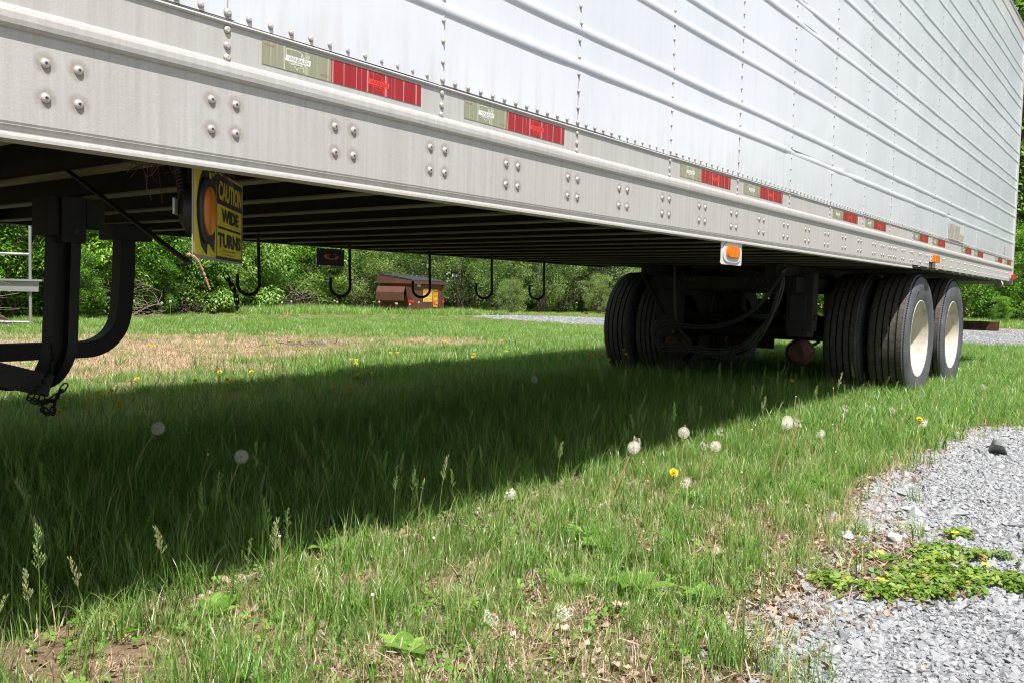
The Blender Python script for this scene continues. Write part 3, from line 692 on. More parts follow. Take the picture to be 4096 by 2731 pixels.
# ---- support legs (bent channels) with struts and top brackets
def sweep(mb, path, sec, axis, m):
    """path: points in a vertical plane whose normal is 'axis'; sec: (across axis, along in-plane normal) polygon"""
    ax = Vector(axis).normalized(); k = len(sec); V = []
    for i, p in enumerate(path):
        d = (Vector(path[min(i+1, len(path)-1)])-Vector(path[max(i-1, 0)])).normalized(); nn = ax.cross(d)
        for (a, b) in sec: V.append(Vector(p)+ax*a+nn*b)
    Fc = [(i*k+j, i*k+(j+1) % k, (i+1)*k+(j+1) % k, (i+1)*k+j) for i in range(len(path)-1) for j in range(k)]
    Fc += [tuple(range(k-1, -1, -1)), tuple((len(path)-1)*k+j for j in range(k))]
    mb.add(V, Fc, m)
def usec(w, d, t, lip): # hat channel, open towards -normal
    h = w/2
    return [(-h, 0), (-h+lip, 0), (-h+lip, d-t), (h-lip, d-t), (h-lip, 0), (h, 0), (h, t), (h-lip+t, t), (h-lip+t, d), (-h+lip-t, d), (-h+lip-t, t), (-h, t)]
m_leg = mat('leg_steel', (.014, .014, .0145), .65)
mb = MB(); path = [(.577, 1.18, .99), (.566, 1.18, .7), (.560, 1.18, .54)]
for t in np.linspace(10, 90, 8): path.append((.560-.045*t/90, 1.18+.13-.13*math.cos(math.radians(t)), .53-.13*math.sin(math.radians(t))))
path.append((.50, 1.40, .40))
sweep(mb, path, usec(.105, .035, .004, .030), (1, 0, 0), m_leg)
part(mb, 'support_leg')
mb = MB(); d = Vector((-1.3, 0, .40)); T = frame((.535, 1.205, .420), d, (0, 1, 0)); mb.box(0, d.length, -.02, .03, -.034, .034, m_leg, T); part(mb, 'strut')
mb = MB(); path = [(1.305, 2.2, .99), (1.298, 2.2, .75), (1.288, 2.2, .62)]
for t in np.linspace(8, 90, 10): path.append((1.285-.165+.165*math.cos(math.radians(t)), 2.2, .615-.165*math.sin(math.radians(t))))
path += [(.9, 2.2, .449), (.2, 2.2, .447), (-1.2, 2.2, .445)]
sec = [(-.035, -.026), (.035, -.026), (.035, -.020), (-.029, -.020), (-.029, .020), (.035, .020), (.035, .026), (-.035, .026)]
sec = [(a, b*1.3) for a, b in sec]
sweep(mb, path, sec, (0, 1, 0), m_leg); part(mb, 'support_leg')
mb = MB(); mb.bevbox(.515, .545, 1.15, 1.26, .87, .985, .004, m_dark); mb.bevbox(.549, .62, 1.14, 1.24, .85, .985, .004, m_dark); mb.bevbox(.63, .69, 1.16, 1.19, .90, .985, .01, m_dark)
mb.lathe([(.0001, -.004), (.007, -.003), (.007, 0)], m_recess, 10, Matrix.Translation((.59, 1.14, .885))); part(mb, 'leg_bracket')
mb = MB(); mb.bevbox(1.22, 1.40, 2.14, 2.26, .92, .985, .004, m_leg); part(mb, 'leg_bracket')

# ---- suspension
mb = MB()
for y in (.80, 1.80):
    mb.box(5.30, 10.3, y-.04, y+.04, .905, .984, m_dark)
    for i in range(24): mb.tube([(5.45+i*.15, y-.0405, .945), (5.45+i*.15, y-.0385, .945)], .018, m_recess, 10)
part(mb, 'slide_rail')
mb = MB()
for y in (.76, 1.84): mb.box(5.58, 9.0, y-.05, y+.05, .79, .90, m_dark)
for x in (5.58, 7.1, 8.9): mb.box(x, x+.09, .812, 1.788, .80, .898, m_dark)
for i, yy in enumerate((1.72, 1.60, 1.56, 1.52, 1.44, 1.10, 1.0, .96, .92)): mb.tube([(5.576, yy, .87), (5.582, yy, .87)], .012, m_recess, 10)
part(mb, 'bogie_frame')
me_h = MB(); me_h.bevbox(-.055, .055, -.10, .10, .50, .93, .006, m_hang); me_h.bevbox(-.075, .075, -.075, .075, .455, .50, .004, m_hang); me_h.tube([(-.02, -.12, .60), (-.02, .12, .60)], .022, m_rust, 12); hm = me_h.mesh('hanger')
for x in (5.82, 7.12, 8.35):
    for y in (.745, 1.84): place('hanger', hm, trailer, tuple(Vector((x, y, 0))-trailer_loc))
mb = MB(); mb.bevbox(5.742, 5.758, .69, .81, .578, .768, .003, mat('valve_box_plastic', (.03, .032, .04), .5))
for i in range(6): mb.box(5.7385, 5.741, .735, .748, .595+i*.027, .612+i*.027, m_hang)
part(mb, 'height_label_box')
for ax in (6.53, 7.765):
    mb = MB(); mb.tube([(ax, .30, .46), (ax, 2.28, .46)], .066, m_dark, 20); part(mb, 'axle')
    for y in (.76, 1.84):
        mb = MB()
        for j in range(4):
            P = [(ax-.55+j*.05+(1.1-j*.1)*t, y, .64-.07*math.sin(math.pi*t)-.022*j) for t in np.linspace(0, 1, 9)]
            sweep(mb, P, [(-.038, -.009), (.038, -.009), (.038, .009), (-.038, .009)], (0, 1, 0), m_dark)
        part(mb, 'leaf_spring')
    for y in (.77, 1.80):
        mb = MB(); T = Matrix.Translation((ax-.63, y, .335)) @ Matrix.Rotation(math.pi/2, 4, 'Z')
        mb.lathe([(.0001, -.09), (.06, -.088), (.094, -.065), (.100, -.005), (.106, 0), (.100, .006), (.096, .06), (.06, .10), (.0001, .10)], m_rust, 24, T)
        mb.tube([(ax-.55, y, .345), (ax-.2, y, .40)], .012, m_dark, 8); part(mb, 'brake_chamber')
mb = MB(); mb.box(5.594, 5.606, -.02, .02, 0, .01, m_dark)
P = [(5.60, 2.00, .93), (5.62, 1.91, .77), (5.66, 1.80, .56)]; mb = MB(); mb.tube(P, .018, m_dark, 8); part(mb, 'shock_absorber')
m_hose = mat('air_hose', (.055, .052, .048), .55)
def smooth(P, n=8):
    P = [Vector(p) for p in P]; out = []
    for i in range(len(P)-1):
        p0, p1, p2, p3 = P[max(i-1, 0)], P[i], P[i+1], P[min(i+2, len(P)-1)]
        for t in np.linspace(0, 1, n, endpoint=False):
            t = float(t); out.append(.5*((2*p1)+(p2-p0)*t+(2*p0-5*p1+4*p2-p3)*t*t+(3*p1-3*p2+p3-p0)*t**3))
    return out+[P[-1]]
A = [(.703, .966), (.745, .93), (.72, .876), (.746, .726), (.802, .588), (.954, .413), (1.073, .352), (1.265, .332), (1.475, .344), (1.619, .330), (1.704, .389), (1.744, .47), (1.70, .538), (1.627, .566)]
Bh = [(.74, .95), (.76, .902), (.848, .763), (1.003, .627), (1.208, .54), (1.424, .515), (1.559, .526), (1.696, .512), (1.77, .45), (1.72, .37), (1.55, .35), (1.2, .30), (1.05, .32), (.9, .45), (.80, .62)]
for k_, (HH, dz, dy, xx) in enumerate(((A, 0, 0, 5.33), (A, .018, .018, 5.36), (A, -.012, -.015, 5.30), (Bh, 0, 0, 5.42), (Bh, -.02, .02, 5.45))):
    mb = MB(); mb.tube(smooth([(xx+.03*math.sin(i+k_), y+dy+random.uniform(-.008, .008), z+dz) for i, (y, z) in enumerate(HH)]), .0085, m_hose, 8); part(mb, 'air_hose')
mb = MB()
for (y, z) in ((1.073, .352), (1.475, .344), (.76, .70), (1.208, .53)): mb.tube([(5.31, y, z-.025), (5.39, y+.01, z+.028)], .006, m_hang, 6)
mb.tube(smooth([(5.5, 1.654, .983), (5.5, 1.646, .773), (5.52, 1.627, .522), (5.7, 1.603, .371)]), .012, m_hose, 8); part(mb, 'hose_clip')

# ---- wheels (lathe round local Y; outer face at y=0, inwards +y)
R0 = .500
def tyre_mesh(detail):
    mb = MB(); n = 96 if detail else 64
    prof = [(.296, .022), (.300, .010), (.325, .002), (.36, -.004), (.395, -.006), (.43, -.004), (.455, .002), (.470, .010), (.484, .018), (.492, .026)]
    mats = [m_tyre]*len(prof)
    y = .026; tr = []; ribs = 5; gw = .009; tot = .225; rw = (tot-4*gw)/ribs
    for i in range(ribs):
        cr_ = .0 if i in (1, 2, 3) else .003
        tr.append((R0-.0025*(abs(i-2)), y+.001, m_tread)); tr.append((R0-.0025*abs(i-2), y+rw-.001, m_tread)); y += rw
        if i < ribs-1: tr.append((R0-.014, y+.0015, m_groove)); tr.append((R0-.014, y+gw-.0015, m_groove)); y += gw
    prof += [(a, b) for a, b, _ in tr]; tm = []
    for i in range(len(tr)):
        tm.append(m_groove if (tr[i][2] is m_groove or (i+1 < len(tr) and tr[i+1][2] is m_groove)) else m_tread)
    mats = [m_tyre]*9+[m_tread]+tm
    inner = [(.488, .262), (.470, .270), (.43, .282), (.36, .284), (.30, .268), (.296, .25)]
    prof += inner; mats += [m_tyre]*len(inner)
    mb.lathe(prof, m_tyre, n, None, True, mats)
    # raised shoulder lugs/vents and sidewall lettering ring
    for i in range(150):
        a = 2*math.pi*i/150; T = Matrix.Rotation(a, 4, 'Y')
        mb.box(-.0022, .0022, .012, .0205, .4745, .4858, m_groove, T @ Matrix.Translation((0, -.0022, .0012)))
    if detail:
        rr = random.Random(3)
        for (a0, a1) in ((-35, 35), (150, 215)):
            a = a0
            while a < a1:
                if rr.random() > .18:
                    T = Matrix.Rotation(math.radians(a), 4, 'Y'); mb.box(-.007, .007, -.0082, -.0050, .385, .41 if rr.random() > .4 else .402, m_tyre, T)
                a += 2.6
        # tread sipes
        for row in range(5):
            yy = .026+row*(rw+gw)+rw*.5
            for i in range(110):
                T = Matrix.Rotation(2*math.pi*(i+.3*row)/110, 4, 'Y')
                for s_ in (-1, 1): mb.box(-.0035, .0035, yy+s_*rw*.34-.0016, yy+s_*rw*.34+.0016, R0-.004-.0025*abs(row-2), R0+.0008-.0025*abs(row-2), m_groove, T)
    return mb.mesh('tyre')
def rim_mesh(outer):
    mb = MB(); dy = .0
    if outer:
        prof = [(.292, .026), (.298, .016), (.297, .010), (.291, .008), (.286, .014), (.283, .030), (.272, .046), (.268, .075), (.262, .12), (.256, .19), (.235, .215), (.19, .205), (.15, .205), (.148, .21), (.112, .21)]
        mb.lathe(prof, m_rim, 64)
        mb.lathe([(.112, .21), (.108, .17), (.10, .155), (.09, .15), (.0001, .148)], m_rim, 32)
        for i in range(10): T = Matrix.Rotation(2*math.pi*i/10, 4, 'Y'); mb.tube([T @ Vector((.1425, .205, 0)), T @ Vector((.1425, .18, 0))], .015, m_alu2, 6)
        for i in range(5):
            T = Matrix.Rotation(2*math.pi*(i+.5)/5, 4, 'Y'); mb.lathe([(.0001, -.001), (.028, 0)], m_recess, 16, T @ Matrix.Translation((.21, .204, 0)))
    else:
        prof = [(.292, .026), (.298, .012), (.288, .010), (.280, .03), (.262, .06), (.20, .10), (.12, .11), (.0001, .11)]
        mb.lathe(prof, m_rim, 48)
    return mb.mesh('rim')
me_ty, me_ty2, me_r1, me_r2 = tyre_mesh(True), tyre_mesh(False), rim_mesh(True), rim_mesh(False)
for i, ax in enumerate((6.53, 7.765)):
    for (y, flip, me_t, me_r, sk) in ((.055, 1, me_ty, me_r1, 0), (.385, 1, me_ty if i == 0 else me_ty2, me_r2, 0), (W-.03, -1, me_ty2, me_r1, -.13), (W-.355, -1, me_ty2 if i else me_ty, me_r2, -.13)):
        o = place('wheel', me_t, trailer, tuple(Vector((ax+sk, y, .456))-trailer_loc), (0, random.random()*6 if flip > 0 else 0, 0) if flip > 0 else (0, 0, math.pi))
        place('rim', me_r, o)
# mud flaps, rear bumper guard
for y0 in (.045, 1.93):
    mb = MB(); mb.extrude_poly([(.03, .735), (.60, .735), (.60, .20), (.16, .20), (.10, .45)] if y0 < 1 else [(0, .735), (.57, .735), (.50, .45), (.44, .20), (0, .20)], .006, m_blk, frame((8.45, y0, 0), (0, 1, 0), (0, 0, 1))); part(mb, 'mud_flap')
mb = MB()
mb.box(10.52, 10.60, .095, W-.095, .431, .437, m_rust); mb.box(10.52, 10.60, .095, W-.095, .530, .536, m_rust); mb.box(10.52, 10.526, .095, W-.095, .4372, .5298, m_rust); mb.box(10.594, 10.60, .095, W-.095, .4372, .5298, m_rust)
for y in (.55, 2.0): mb.box(10.53, 10.59, y, y+.08, .5362, .985, m_rust)
part(mb, 'rear_guard')

# ================================================================== loose things on / under the trailer
def chain(P, name, link=.030, **kw):
    P = smooth(P, 14); L_ = [0]
    for a, b in zip(P, P[1:]): L_.append(L_[-1]+(b-a).length)
    def at(s):
        i = int(np.searchsorted(L_, s)); i = min(max(i, 1), len(P)-1); t = (s-L_[i-1])/max(1e-9, L_[i]-L_[i-1]); return P[i-1].lerp(P[i], t)
    mb = MB(); s = 0; k_ = 0
    while s+link < L_[-1]:
        a, b = at(s), at(s+link*1.15); d = (b-a).normalized(); side = d.cross(Vector((.2, 1, .1))).normalized()
        if k_ % 2: side = d.cross(side)
        c = (a+b)/2; h = link*.32; w_ = link*.26; R = []
        for t in range(13):
            an = 2*math.pi*t/12; R.append(c+d*(h*math.copysign(1, math.cos(an))*(1 if abs(math.cos(an)) > .01 else 0)+w_*math.cos(an))+side*w_*math.sin(an))
        mb.tube(R, link*.085, m_dark, 6, caps=False); s += link*.72; k_ += 1
    o = mb.build(name); return tag(o, **kw)
chain([(.515, 1.14, .57), (.515, 1.13, .505), (.498, 1.14, .445), (.459, 1.16, .395), (.492, 1.18, .378), (.53, 1.2, .372), (.5635, 1.22, .380), (.585, 1.2, .42)], 'chain', label='thin black chain slung under the foot of the front support leg', cat='chain')
chain([(.498, 1.16, .400), (.50, 1.17, .36), (.512, 1.17, .343), (.538, 1.18, .336), (.55, 1.2, .36), (.556, 1.2, .388)], 'chain', label='short loop of chain hanging lowest beneath the front support leg', cat='chain')
chain([(1.80, 2.19, .80), (1.815, 2.175, .76), (1.835, 2.15, .70), (1.84, 2.14, .64), (1.84, 2.14, .595)], 'chain', link=.042, label='short black chain hanging from the first hook behind the warning sign', cat='chain')
def rough_tube(P, r, m, n=7, amp=.35, seg=6):
    mb = MB(); P = smooth(P, seg); mb.tube(P, [r*(1+amp*(random.random()*2-1))*(1-.4*i/len(P)) for i in range(len(P))], m, n); return mb
mb = rough_tube([(.266, .02, .790), (.2806, .02, .7850), (.2913, .02, .7735), (.3006, .02, .7566), (.3077, .02, .7398), (.3149, .02, .7239)], .0031, mat('catkin_tan', (.40, .23, .15), .9), amp=.38, seg=9)
tag(mb.build('dry_catkin'), 'pinkish brown dried catkin dangling below the yellow sign', 'plant debris')
mb = MB(); rr = random.Random(9)
for i in range(22):
    c = Vector((rr.uniform(.22, .29), rr.uniform(.10, .20), rr.uniform(.958, .975))); d = Vector((rr.uniform(-1, 1), rr.uniform(-.5, .5), rr.uniform(-.5, .1))).normalized()*rr.uniform(.02, .05)
    if i % 8 == 0: d = Vector((rr.uniform(.1, .6), 0, -1)).normalized()*.065
    mb.tube([c-d*.5, c+Vector((0, 0, .004)), c+d*.6+Vector((rr.gauss(0,.006), 0, rr.gauss(0,.006))), c+d], .0008, m_rust if i % 5 else m_bark, 5)
tag(mb.build('dry_twigs'), 'tangle of thin rust brown twigs caught under the rail left of the sign', 'twigs')
mb = MB()
for i in range(16):
    c = Vector((rr.uniform(.37, .42), rr.uniform(.09, .15), rr.uniform(.968, .984))); d = Vector((rr.uniform(.2, 1), rr.uniform(-.3, .3), rr.uniform(-.6, .1))).normalized()*rr.uniform(.02, .045)
    mb.tube([c-d*.5, c, c+d], .0011, m_rust if i % 3 else m_bark, 5)
tag(mb.build('dry_twigs'), 'small clump of dry twigs lodged on top of the yellow sign', 'twigs')
# ================================================================== SETTING
mb = MB(); mb.add([(-150, -150, 0), (250, -150, 0), (250, 250, 0), (-150, 250, 0)], [(0, 1, 2, 3)], m_ground); tag(mb.build('ground'), kind='structure')
xs = np.linspace(-28, 39, 260); ye = edge(xs)
V = [(x, y, .004) for x, y in zip(xs, ye)]+[(x, -45, .004) for x in xs]; n = len(xs)
mb = MB(); mb.add(V, [(i, n+i, n+i+1, i+1) for i in range(n-1)], m_gravel); tag(mb.build('gravel_lot'), kind='structure')
mb = MB(); mb.add([(x, y, .008) for x, y in LANE], [tuple(range(len(LANE)))], m_gravel); tag(mb.build('gravel_lane'), kind='structure')

# ---- stones
def stone_mesh(seed, flat=.45, n=11, size=1.0):
    r = np.random.default_rng(seed); bm = bmesh.new()
    for i in range(n):
        p = r.normal(size=3); p /= np.linalg.norm(p); p *= r.uniform(.75, 1.1); bm.verts.new((p[0]*.5*size*1.15, p[1]*.5*size*.85, p[2]*.5*size*flat*1.4))
    bmesh.ops.convex_hull(bm, input=bm.verts)
    for v in [v for v in bm.verts if not v.link_faces]: bm.verts.remove(v)
    me = bpy.data.meshes.new('stone'); bm.to_mesh(me); bm.free(); me.materials.append(m_stone); return me
STONES = [stone_mesh(i, [.30, .42, .5, .68][i % 4], 11+i % 5) for i in range(10)]
def scatter_xy(n, x0, x1, y0, y1): return rng.uniform(x0, x1, n), rng.uniform(y0, y1, n)
P, S = [], []
def stones(n, x0, x1, y0, y1, s0, s1, cond):
    x, y = scatter_xy(n, x0, x1, y0, y1); k = cond(x, y); x, y = x[k], y[k]; s = s0+(s1-s0)*rng.random(len(x))**2.6
    P.append(np.stack([x, y, .004+s*.10], 1)); S.append(s)
lot = lambda x, y: y < edge(x)-.02+.10*(rng.random(x.shape)-.3)
stones(110000, .4, 5.2, -2.4, -.4, .006, .021, lot)
stones(16000, .4, 9.0, -3.0, -.3, .012, .034, lot)
stones(26000, 4.8, 15, -4.0, .4, .012, .034, lot)
stones(260, 1.6, 6, -1.6, -.5, .03, .06, lot)
stones(5200, .5, 6, -1.3, -.2, .006, .024, lambda x, y: (y > edge(x)-.02) & (y < edge(x)+.40*rng.random(x.shape)**1.6))
stones(5000, .45, 1.7, -1.25, -.70, .006, .022, lambda x, y: (y > edge(x)-.06) & (y < edge(x)+.14*rng.random(x.shape)))
stones(26000, 15.0, 31, -3, 17, .02, .06, lambda x, y: in_poly(x, y, LANE))
P = np.concatenate(P); S = np.concatenate(S); n = len(P)
rot = np.stack([rng.normal(0, .24, n), rng.normal(0, .24, n), rng.uniform(0, 6.28, n)], 1)
instancer('gravel_stones', STONES, P, rot, S*1.15, rng.integers(0, 10, n), kind='stuff')

# individually visible rocks
def big_rock(x, y, s, flat, seed, m, label, rz=0, tilt=(0, 0), sx=1.0, dz=.25):
    r = np.random.default_rng(seed); bm = bmesh.new()
    for i in range(11):
        p = r.normal(size=3); p /= np.linalg.norm(p); p *= r.uniform(.8, 1.15); bm.verts.new((p[0]*.5*s*sx, p[1]*.5*s*.8, p[2]*.5*s*flat))
    bmesh.ops.convex_hull(bm, input=bm.verts)
    for v in [v for v in bm.verts if not v.link_faces]: bm.verts.remove(v)
    bmesh.ops.bevel(bm, geom=bm.edges[:], offset=s*.006, segments=1, affect='EDGES')
    me = bpy.data.meshes.new('rock'); bm.to_mesh(me); bm.free(); me.materials.append(m)
    return place('rock', me, None, (x, y, s*flat*dz), (tilt[0], tilt[1], rz), label=label, cat='rock', group='larger rocks on the gravel')
def rockmat(nm, c):
    m = mat(nm, c, .8); a, nb = noise_mix(m, tuple(v*.75 for v in c), tuple(v*1.2 for v in c), (1, 1, 1), 40, 6, .3, .7); L(m, a.outputs[0], BS(m).inputs['Base Color']); bump(m, nb.outputs[0], .5, .003); return m
rk_d, rk_m, rk_l = rockmat('dark_shale', (.20, .205, .21)), rockmat('grey_shale', (.25, .262, .275)), rockmat('pale_limestone', (.36, .362, .36))
big_rock(4.08, -.84, .15, .66, 31, rk_d, 'dark grey angular rock alone on the far gravel', .5, (0, .15), 1.1, .36)
big_rock(2.83, -.70, .13, .22, 6, rk_m, 'flat grey slab at the grass edge below the dark rock', .3, (0, 0), 1.7)
big_rock(3.02, -.86, .09, .6, 8, rk_d, 'small brownish angular rock right of the flat slab', 1.2, (0, .1))
big_rock(2.55, -.80, .11, .30, 9, rk_l, 'pale rounded slab in front of the flat grey slab', 2.1)
big_rock(2.35, -.83, .12, .28, 10, rk_l, 'whitish slab behind the creeping plants', .9, (0, 0), 1.3)
big_rock(2.60, -.92, .10, .30, 11, rk_m, 'grey slab among the stones behind the creeping plants', 1.9, (0, 0), 1.3)
big_rock(2.02, -.72, .06, .8, 12, rk_l, 'upright pale rock at the grass tip left of the creeping plants', .4, (.1, .4), .8, .35)
big_rock(2.10, -.84, .075, .6, 13, rk_l, 'blocky pale rock touching the creeping plants', .4, (0, .1), 1.1)
0 and big_rock(1.62, -.74, .10, .2, 14, rk_m, 'flat grey slab half under the grass tufts', .6, (0, 0), 1.6)
0 and big_rock(1.37, -1.02, .11, .16, 15, rk_l, 'flat pale stone lying in the near gravel', .2, (0, 0), 1.3)
0 and big_rock(1.16, -.87, .12, .12, 16, rk_l, 'long thin pale slab near the bottom of the gravel', -.35, (0, 0), 2.0)
big_rock(1.70, -1.22, .10, .18, 17, rk_m, 'flat bluish slab in the open gravel at right', -.5, (0, 0), 1.7)
big_rock(1.28, -1.13, .085, .15, 18, rk_m, 'smaller flat grey stone level with the gravel surface', .9, (0, 0), 1.3)

# ---- grass templates
def blades(n, rad, h0, h1, w0, w1, lean, seed, tint=(.0, .75), seg=4, curl=1.0, dead=.06):
    r = np.random.default_rng(seed)
    ang = r.uniform(0, 2*np.pi, n); rr = rad*np.sqrt(r.random(n)); bx, by = rr*np.cos(ang), rr*np.sin(ang)
    h = h0+(h1-h0)*r.beta(2, 2.2, n); w = r.uniform(w0, w1, n)
    da = r.uniform(0, 2*np.pi, n); ln = np.abs(r.normal(0, lean, n))+.04; cv = r.uniform(.1, 1.0, n)*curl
    fa = da+np.pi/2+r.normal(0, .55, n)                            # facing of the ribbon
    T = np.linspace(0, 1, seg+1); V = np.zeros((n, 2*seg+1, 3))
    for i, t in enumerate(T):
        a = ln+cv*t*t*.9
        # integrate approx: horizontal offset and height along the blade
        hx = h*t*np.sin(np.minimum(a, 1.9)*.75); hz = h*t*np.cos(np.minimum(a, 1.9)*.75)
        cx = bx+hx*np.cos(da); cyy = by+hx*np.sin(da); ww = w*(1-t**1.6)*.5+ (0.0 if t < 1 else 0)
        if i < seg:
            V[:, 2*i, 0] = cx-ww*np.cos(fa); V[:, 2*i, 1] = cyy-ww*np.sin(fa); V[:, 2*i, 2] = hz
            V[:, 2*i+1, 0] = cx+ww*np.cos(fa); V[:, 2*i+1, 1] = cyy+ww*np.sin(fa); V[:, 2*i+1, 2] = hz
        else: V[:, 2*seg, 0] = cx; V[:, 2*seg, 1] = cyy; V[:, 2*seg, 2] = hz
    base = (np.arange(n)*(2*seg+1))[:, None]
    Q = np.concatenate([base+np.array([2*i, 2*i+1, 2*i+3, 2*i+2]) for i in range(seg-1)]); Tt = base+np.array([2*seg-2, 2*seg-1, 2*seg])
    tn = r.uniform(tint[0], tint[1], n); dd = r.random(n) < dead; tn[dd] = r.uniform(.9, 1.0, dd.sum())
    return V.reshape(-1, 3), [Q, Tt], np.repeat(tn, 2*seg+1)
def clump(name, m=m_grass, **kw):
    V, Fq, tn = blades(**kw); return np_mesh(name, V, Fq, [m], tint=tn)
def panicle(seed):   # flowering grass stalk with a loose seed head
    r = np.random.default_rng(seed); V = []; Fq = []; tn = []; H = r.uniform(.20, .30); la = r.uniform(0, .25); da = r.uniform(0, 6.28)
    def pt(t): return np.array([H*t*t*la*math.cos(da), H*t*t*la*math.sin(da), H*t])
    def quad(a, b, w, tt):
        d = b-a; s = np.cross(d, [math.cos(da+1), math.sin(da+1), .2]); s = s/np.linalg.norm(s)*w; o = len(V); V.extend([a-s, a+s, b+s*.7, b-s*.7]); Fq.append([o, o+1, o+2, o+3]); tn.extend([tt]*4)
    for i in range(6): quad(pt(i/6), pt((i+1)/6), .0009, .6)
    for i in range(26):
        t = .68+.32*i/26; a = pt(t); an = r.uniform(0, 6.28); l = .020*(1.08-t)/.4+.003
        b = a+np.array([math.cos(an)*l*.6, math.sin(an)*l*.6, l*.8]); quad(a, b, .0004, .7)
        for j in range(3):
            c = a+(b-a)*(.4+.3*j); e = c+np.array([r.normal(0, .25), r.normal(0, .25), 1])*.0045; quad(c, e, .0009, r.uniform(.75, .9))
    return np_mesh('panicle', np.array(V), [np.array(Fq)], [m_grass], tint=tn)
G_SHORT = [clump('g', n=26, rad=.045, h0=.035, h1=.105, w0=.0018, w1=.0036, lean=.35, seed=10+i, dead=.16) for i in range(5)]
G_LONG = [clump('g', n=26, rad=.050, h0=.10, h1=.235, w0=.0020, w1=.0042, lean=.22, seed=20+i, seg=5, curl=.9, dead=.07, tint=(.0, .7)) for i in range(6)]
G_LIE = [clump('g', n=26, rad=.06, h0=.12, h1=.24, w0=.0016, w1=.0032, lean=.85, seed=30+i, seg=5, curl=1.5, dead=.14, tint=(.0, .6)) for i in range(4)]
G_DEAD = [clump('g', m=m_straw, n=34, rad=.06, h0=.012, h1=.052, w0=.0012, w1=.0030, lean=1.25, seed=40+i, curl=.8, dead=0, tint=(0, 1)) for i in range(4)]
G_PAN = [panicle(50+i) for i in range(6)]
G_MID = [clump('g', n=70, rad=.13, h0=.05, h1=.15, w0=.0035, w1=.0065, lean=.35, seed=60+i, seg=3, dead=.06) for i in range(5)]
G_MIDS = [clump('g', m=m_straw, n=90, rad=.15, h0=.03, h1=.11, w0=.003, w1=.006, lean=1.2, seed=70+i, seg=3, dead=0, tint=(0, 1)) for i in range(4)]
G_FAR = [clump('g', n=120, rad=.30, h0=.09, h1=.24, w0=.008, w1=.014, lean=.3, seed=80+i, seg=3, dead=.05, tint=(.2, .8)) for i in range(5)]
ALL = G_SHORT+G_LONG+G_LIE+G_DEAD+G_PAN+G_MID+G_MIDS+G_FAR
off = {}; o_ = 0
for nm, g in (('short', G_SHORT), ('long', G_LONG), ('lie', G_LIE), ('dead', G_DEAD), ('pan', G_PAN), ('mid', G_MID), ('mids', G_MIDS), ('far', G_FAR)): off[nm] = (o_, len(g)); o_ += len(g)
GP, GS, GI, GR = [], [], [], []
def heading_ok(x, y):
    a = np.degrees(np.arctan2(y-CAM[1], x-CAM[0])); return (a > -8) & (a < 92)
FOOT = [(-.0, 0)]
def wheel_zone(x, y):
    z = np.zeros(x.shape, bool)
    for ax in (6.53, 7.765):
        z |= (abs(x-ax) < .17) & (((y > .05) & (y < .66)) | ((y > 1.95) & (y < 2.57)))
    return z
def grow(kind, n, x0, x1, y0, y1, dens, s0, s1, tilt=.08):
    x, y = scatter_xy(n, x0, x1, y0, y1); k = (rng.random(n) < dens(x, y)) & heading_ok(x, y) & ~wheel_zone(x, y); x, y = x[k], y[k]; m = len(x)
    GP.append(np.stack([x, y, np.zeros(m)], 1)); s = rng.uniform(s0, s1, m); GS.append(np.stack([s, s, s*rng.uniform(.8, 1.2, m)], 1))
    o, c = off[kind]; GI.append(o+rng.integers(0, c, m)); GR.append(np.stack([rng.normal(0, tilt, m), rng.normal(0, tilt, m), rng.uniform(0, 6.28, m)], 1))
    return m
ed = lambda x, y: np.clip((y-edge(x))/.22, 0, 1)                      # ramps up from the gravel edge
litzone = lambda x, y: np.clip(1-(y-(-.05))/.55, 0, 1)                 # foreground strip in the sun, thinner sward
def strawf(x, y):
    d = np.hypot(x-CAM[0], y-CAM[1]); hd = np.degrees(np.arctan2(y-CAM[1], x-CAM[0]))
    return np.clip((fbm(x*.7+7, y*1.9+3, .62)-.28)*5, 0, 1)*np.clip((y-4.3)/.6, 0, 1)*np.clip((14.0-d)/1.6, 0, 1)*np.clip((hd-30)/12, .25, 1)
bare = lambda x, y: np.clip((fbm(x+31, y+17, 1.6)-.46)*5, 0, 1)*np.clip(1-(x-1.6)/1.2, .2, 1)
shade = lambda x, y: np.clip((y-.30)/.35, 0, 1)*np.clip((4.3-y)/.4, 0, 1)
# near sward
grow('short', 5200, -.6, 9.5, -1.1, 4.9, lambda x, y: ed(x, y)*(1-.78*bare(x, y)*litzone(x, y)), .8, 1.35)
grow('short', 1900, .2, 5, -1.0, .5, lambda x, y: ed(x, y)*(1-.8*bare(x, y)), .7, 1.2)
grow('long', 3600, -.6, 8.0, -.95, .8, lambda x, y: ed(x, y)*(.25+.6*vnoise(x, y, 2.5))*(.5+.5*np.clip((x-1.2)/1.5, 0, 1)), .42, .80)
grow('long', 8500, -.6, 9.5, .25, 2.3, lambda x, y: shade(x, y)*(.35+.65*fbm(x, y, 1.2))*np.clip((2.3-y+.3*fbm(x,y,1))/.8, 0, 1), .60, 1.08)
grow('long', 6500, .3, 9.5, 1.6, 4.5, lambda x, y: shade(x, y)*(.25+.5*fbm(x, y, 1.2)), .26, .48)
grow('lie', 3600, -.6, 7.0, .5, 2.9, lambda x, y: shade(x, y)*np.clip((fbm(x+3, y*2, .8)-.32)*4, .1, 1), .7, 1.15, .15)
grow('dead', 6500, -.3, 6, -1.0, .9, lambda x, y: np.clip((y-edge(x)+.12)/.1, 0, 1)*(.40+.60*bare(x, y)), .5, 1.1)
grow('dead', 500, .6, 5, -1.3, -.4, lambda x, y: np.clip((y-edge(x)+.16)/.1, 0, 1)*.8, .5, .9)
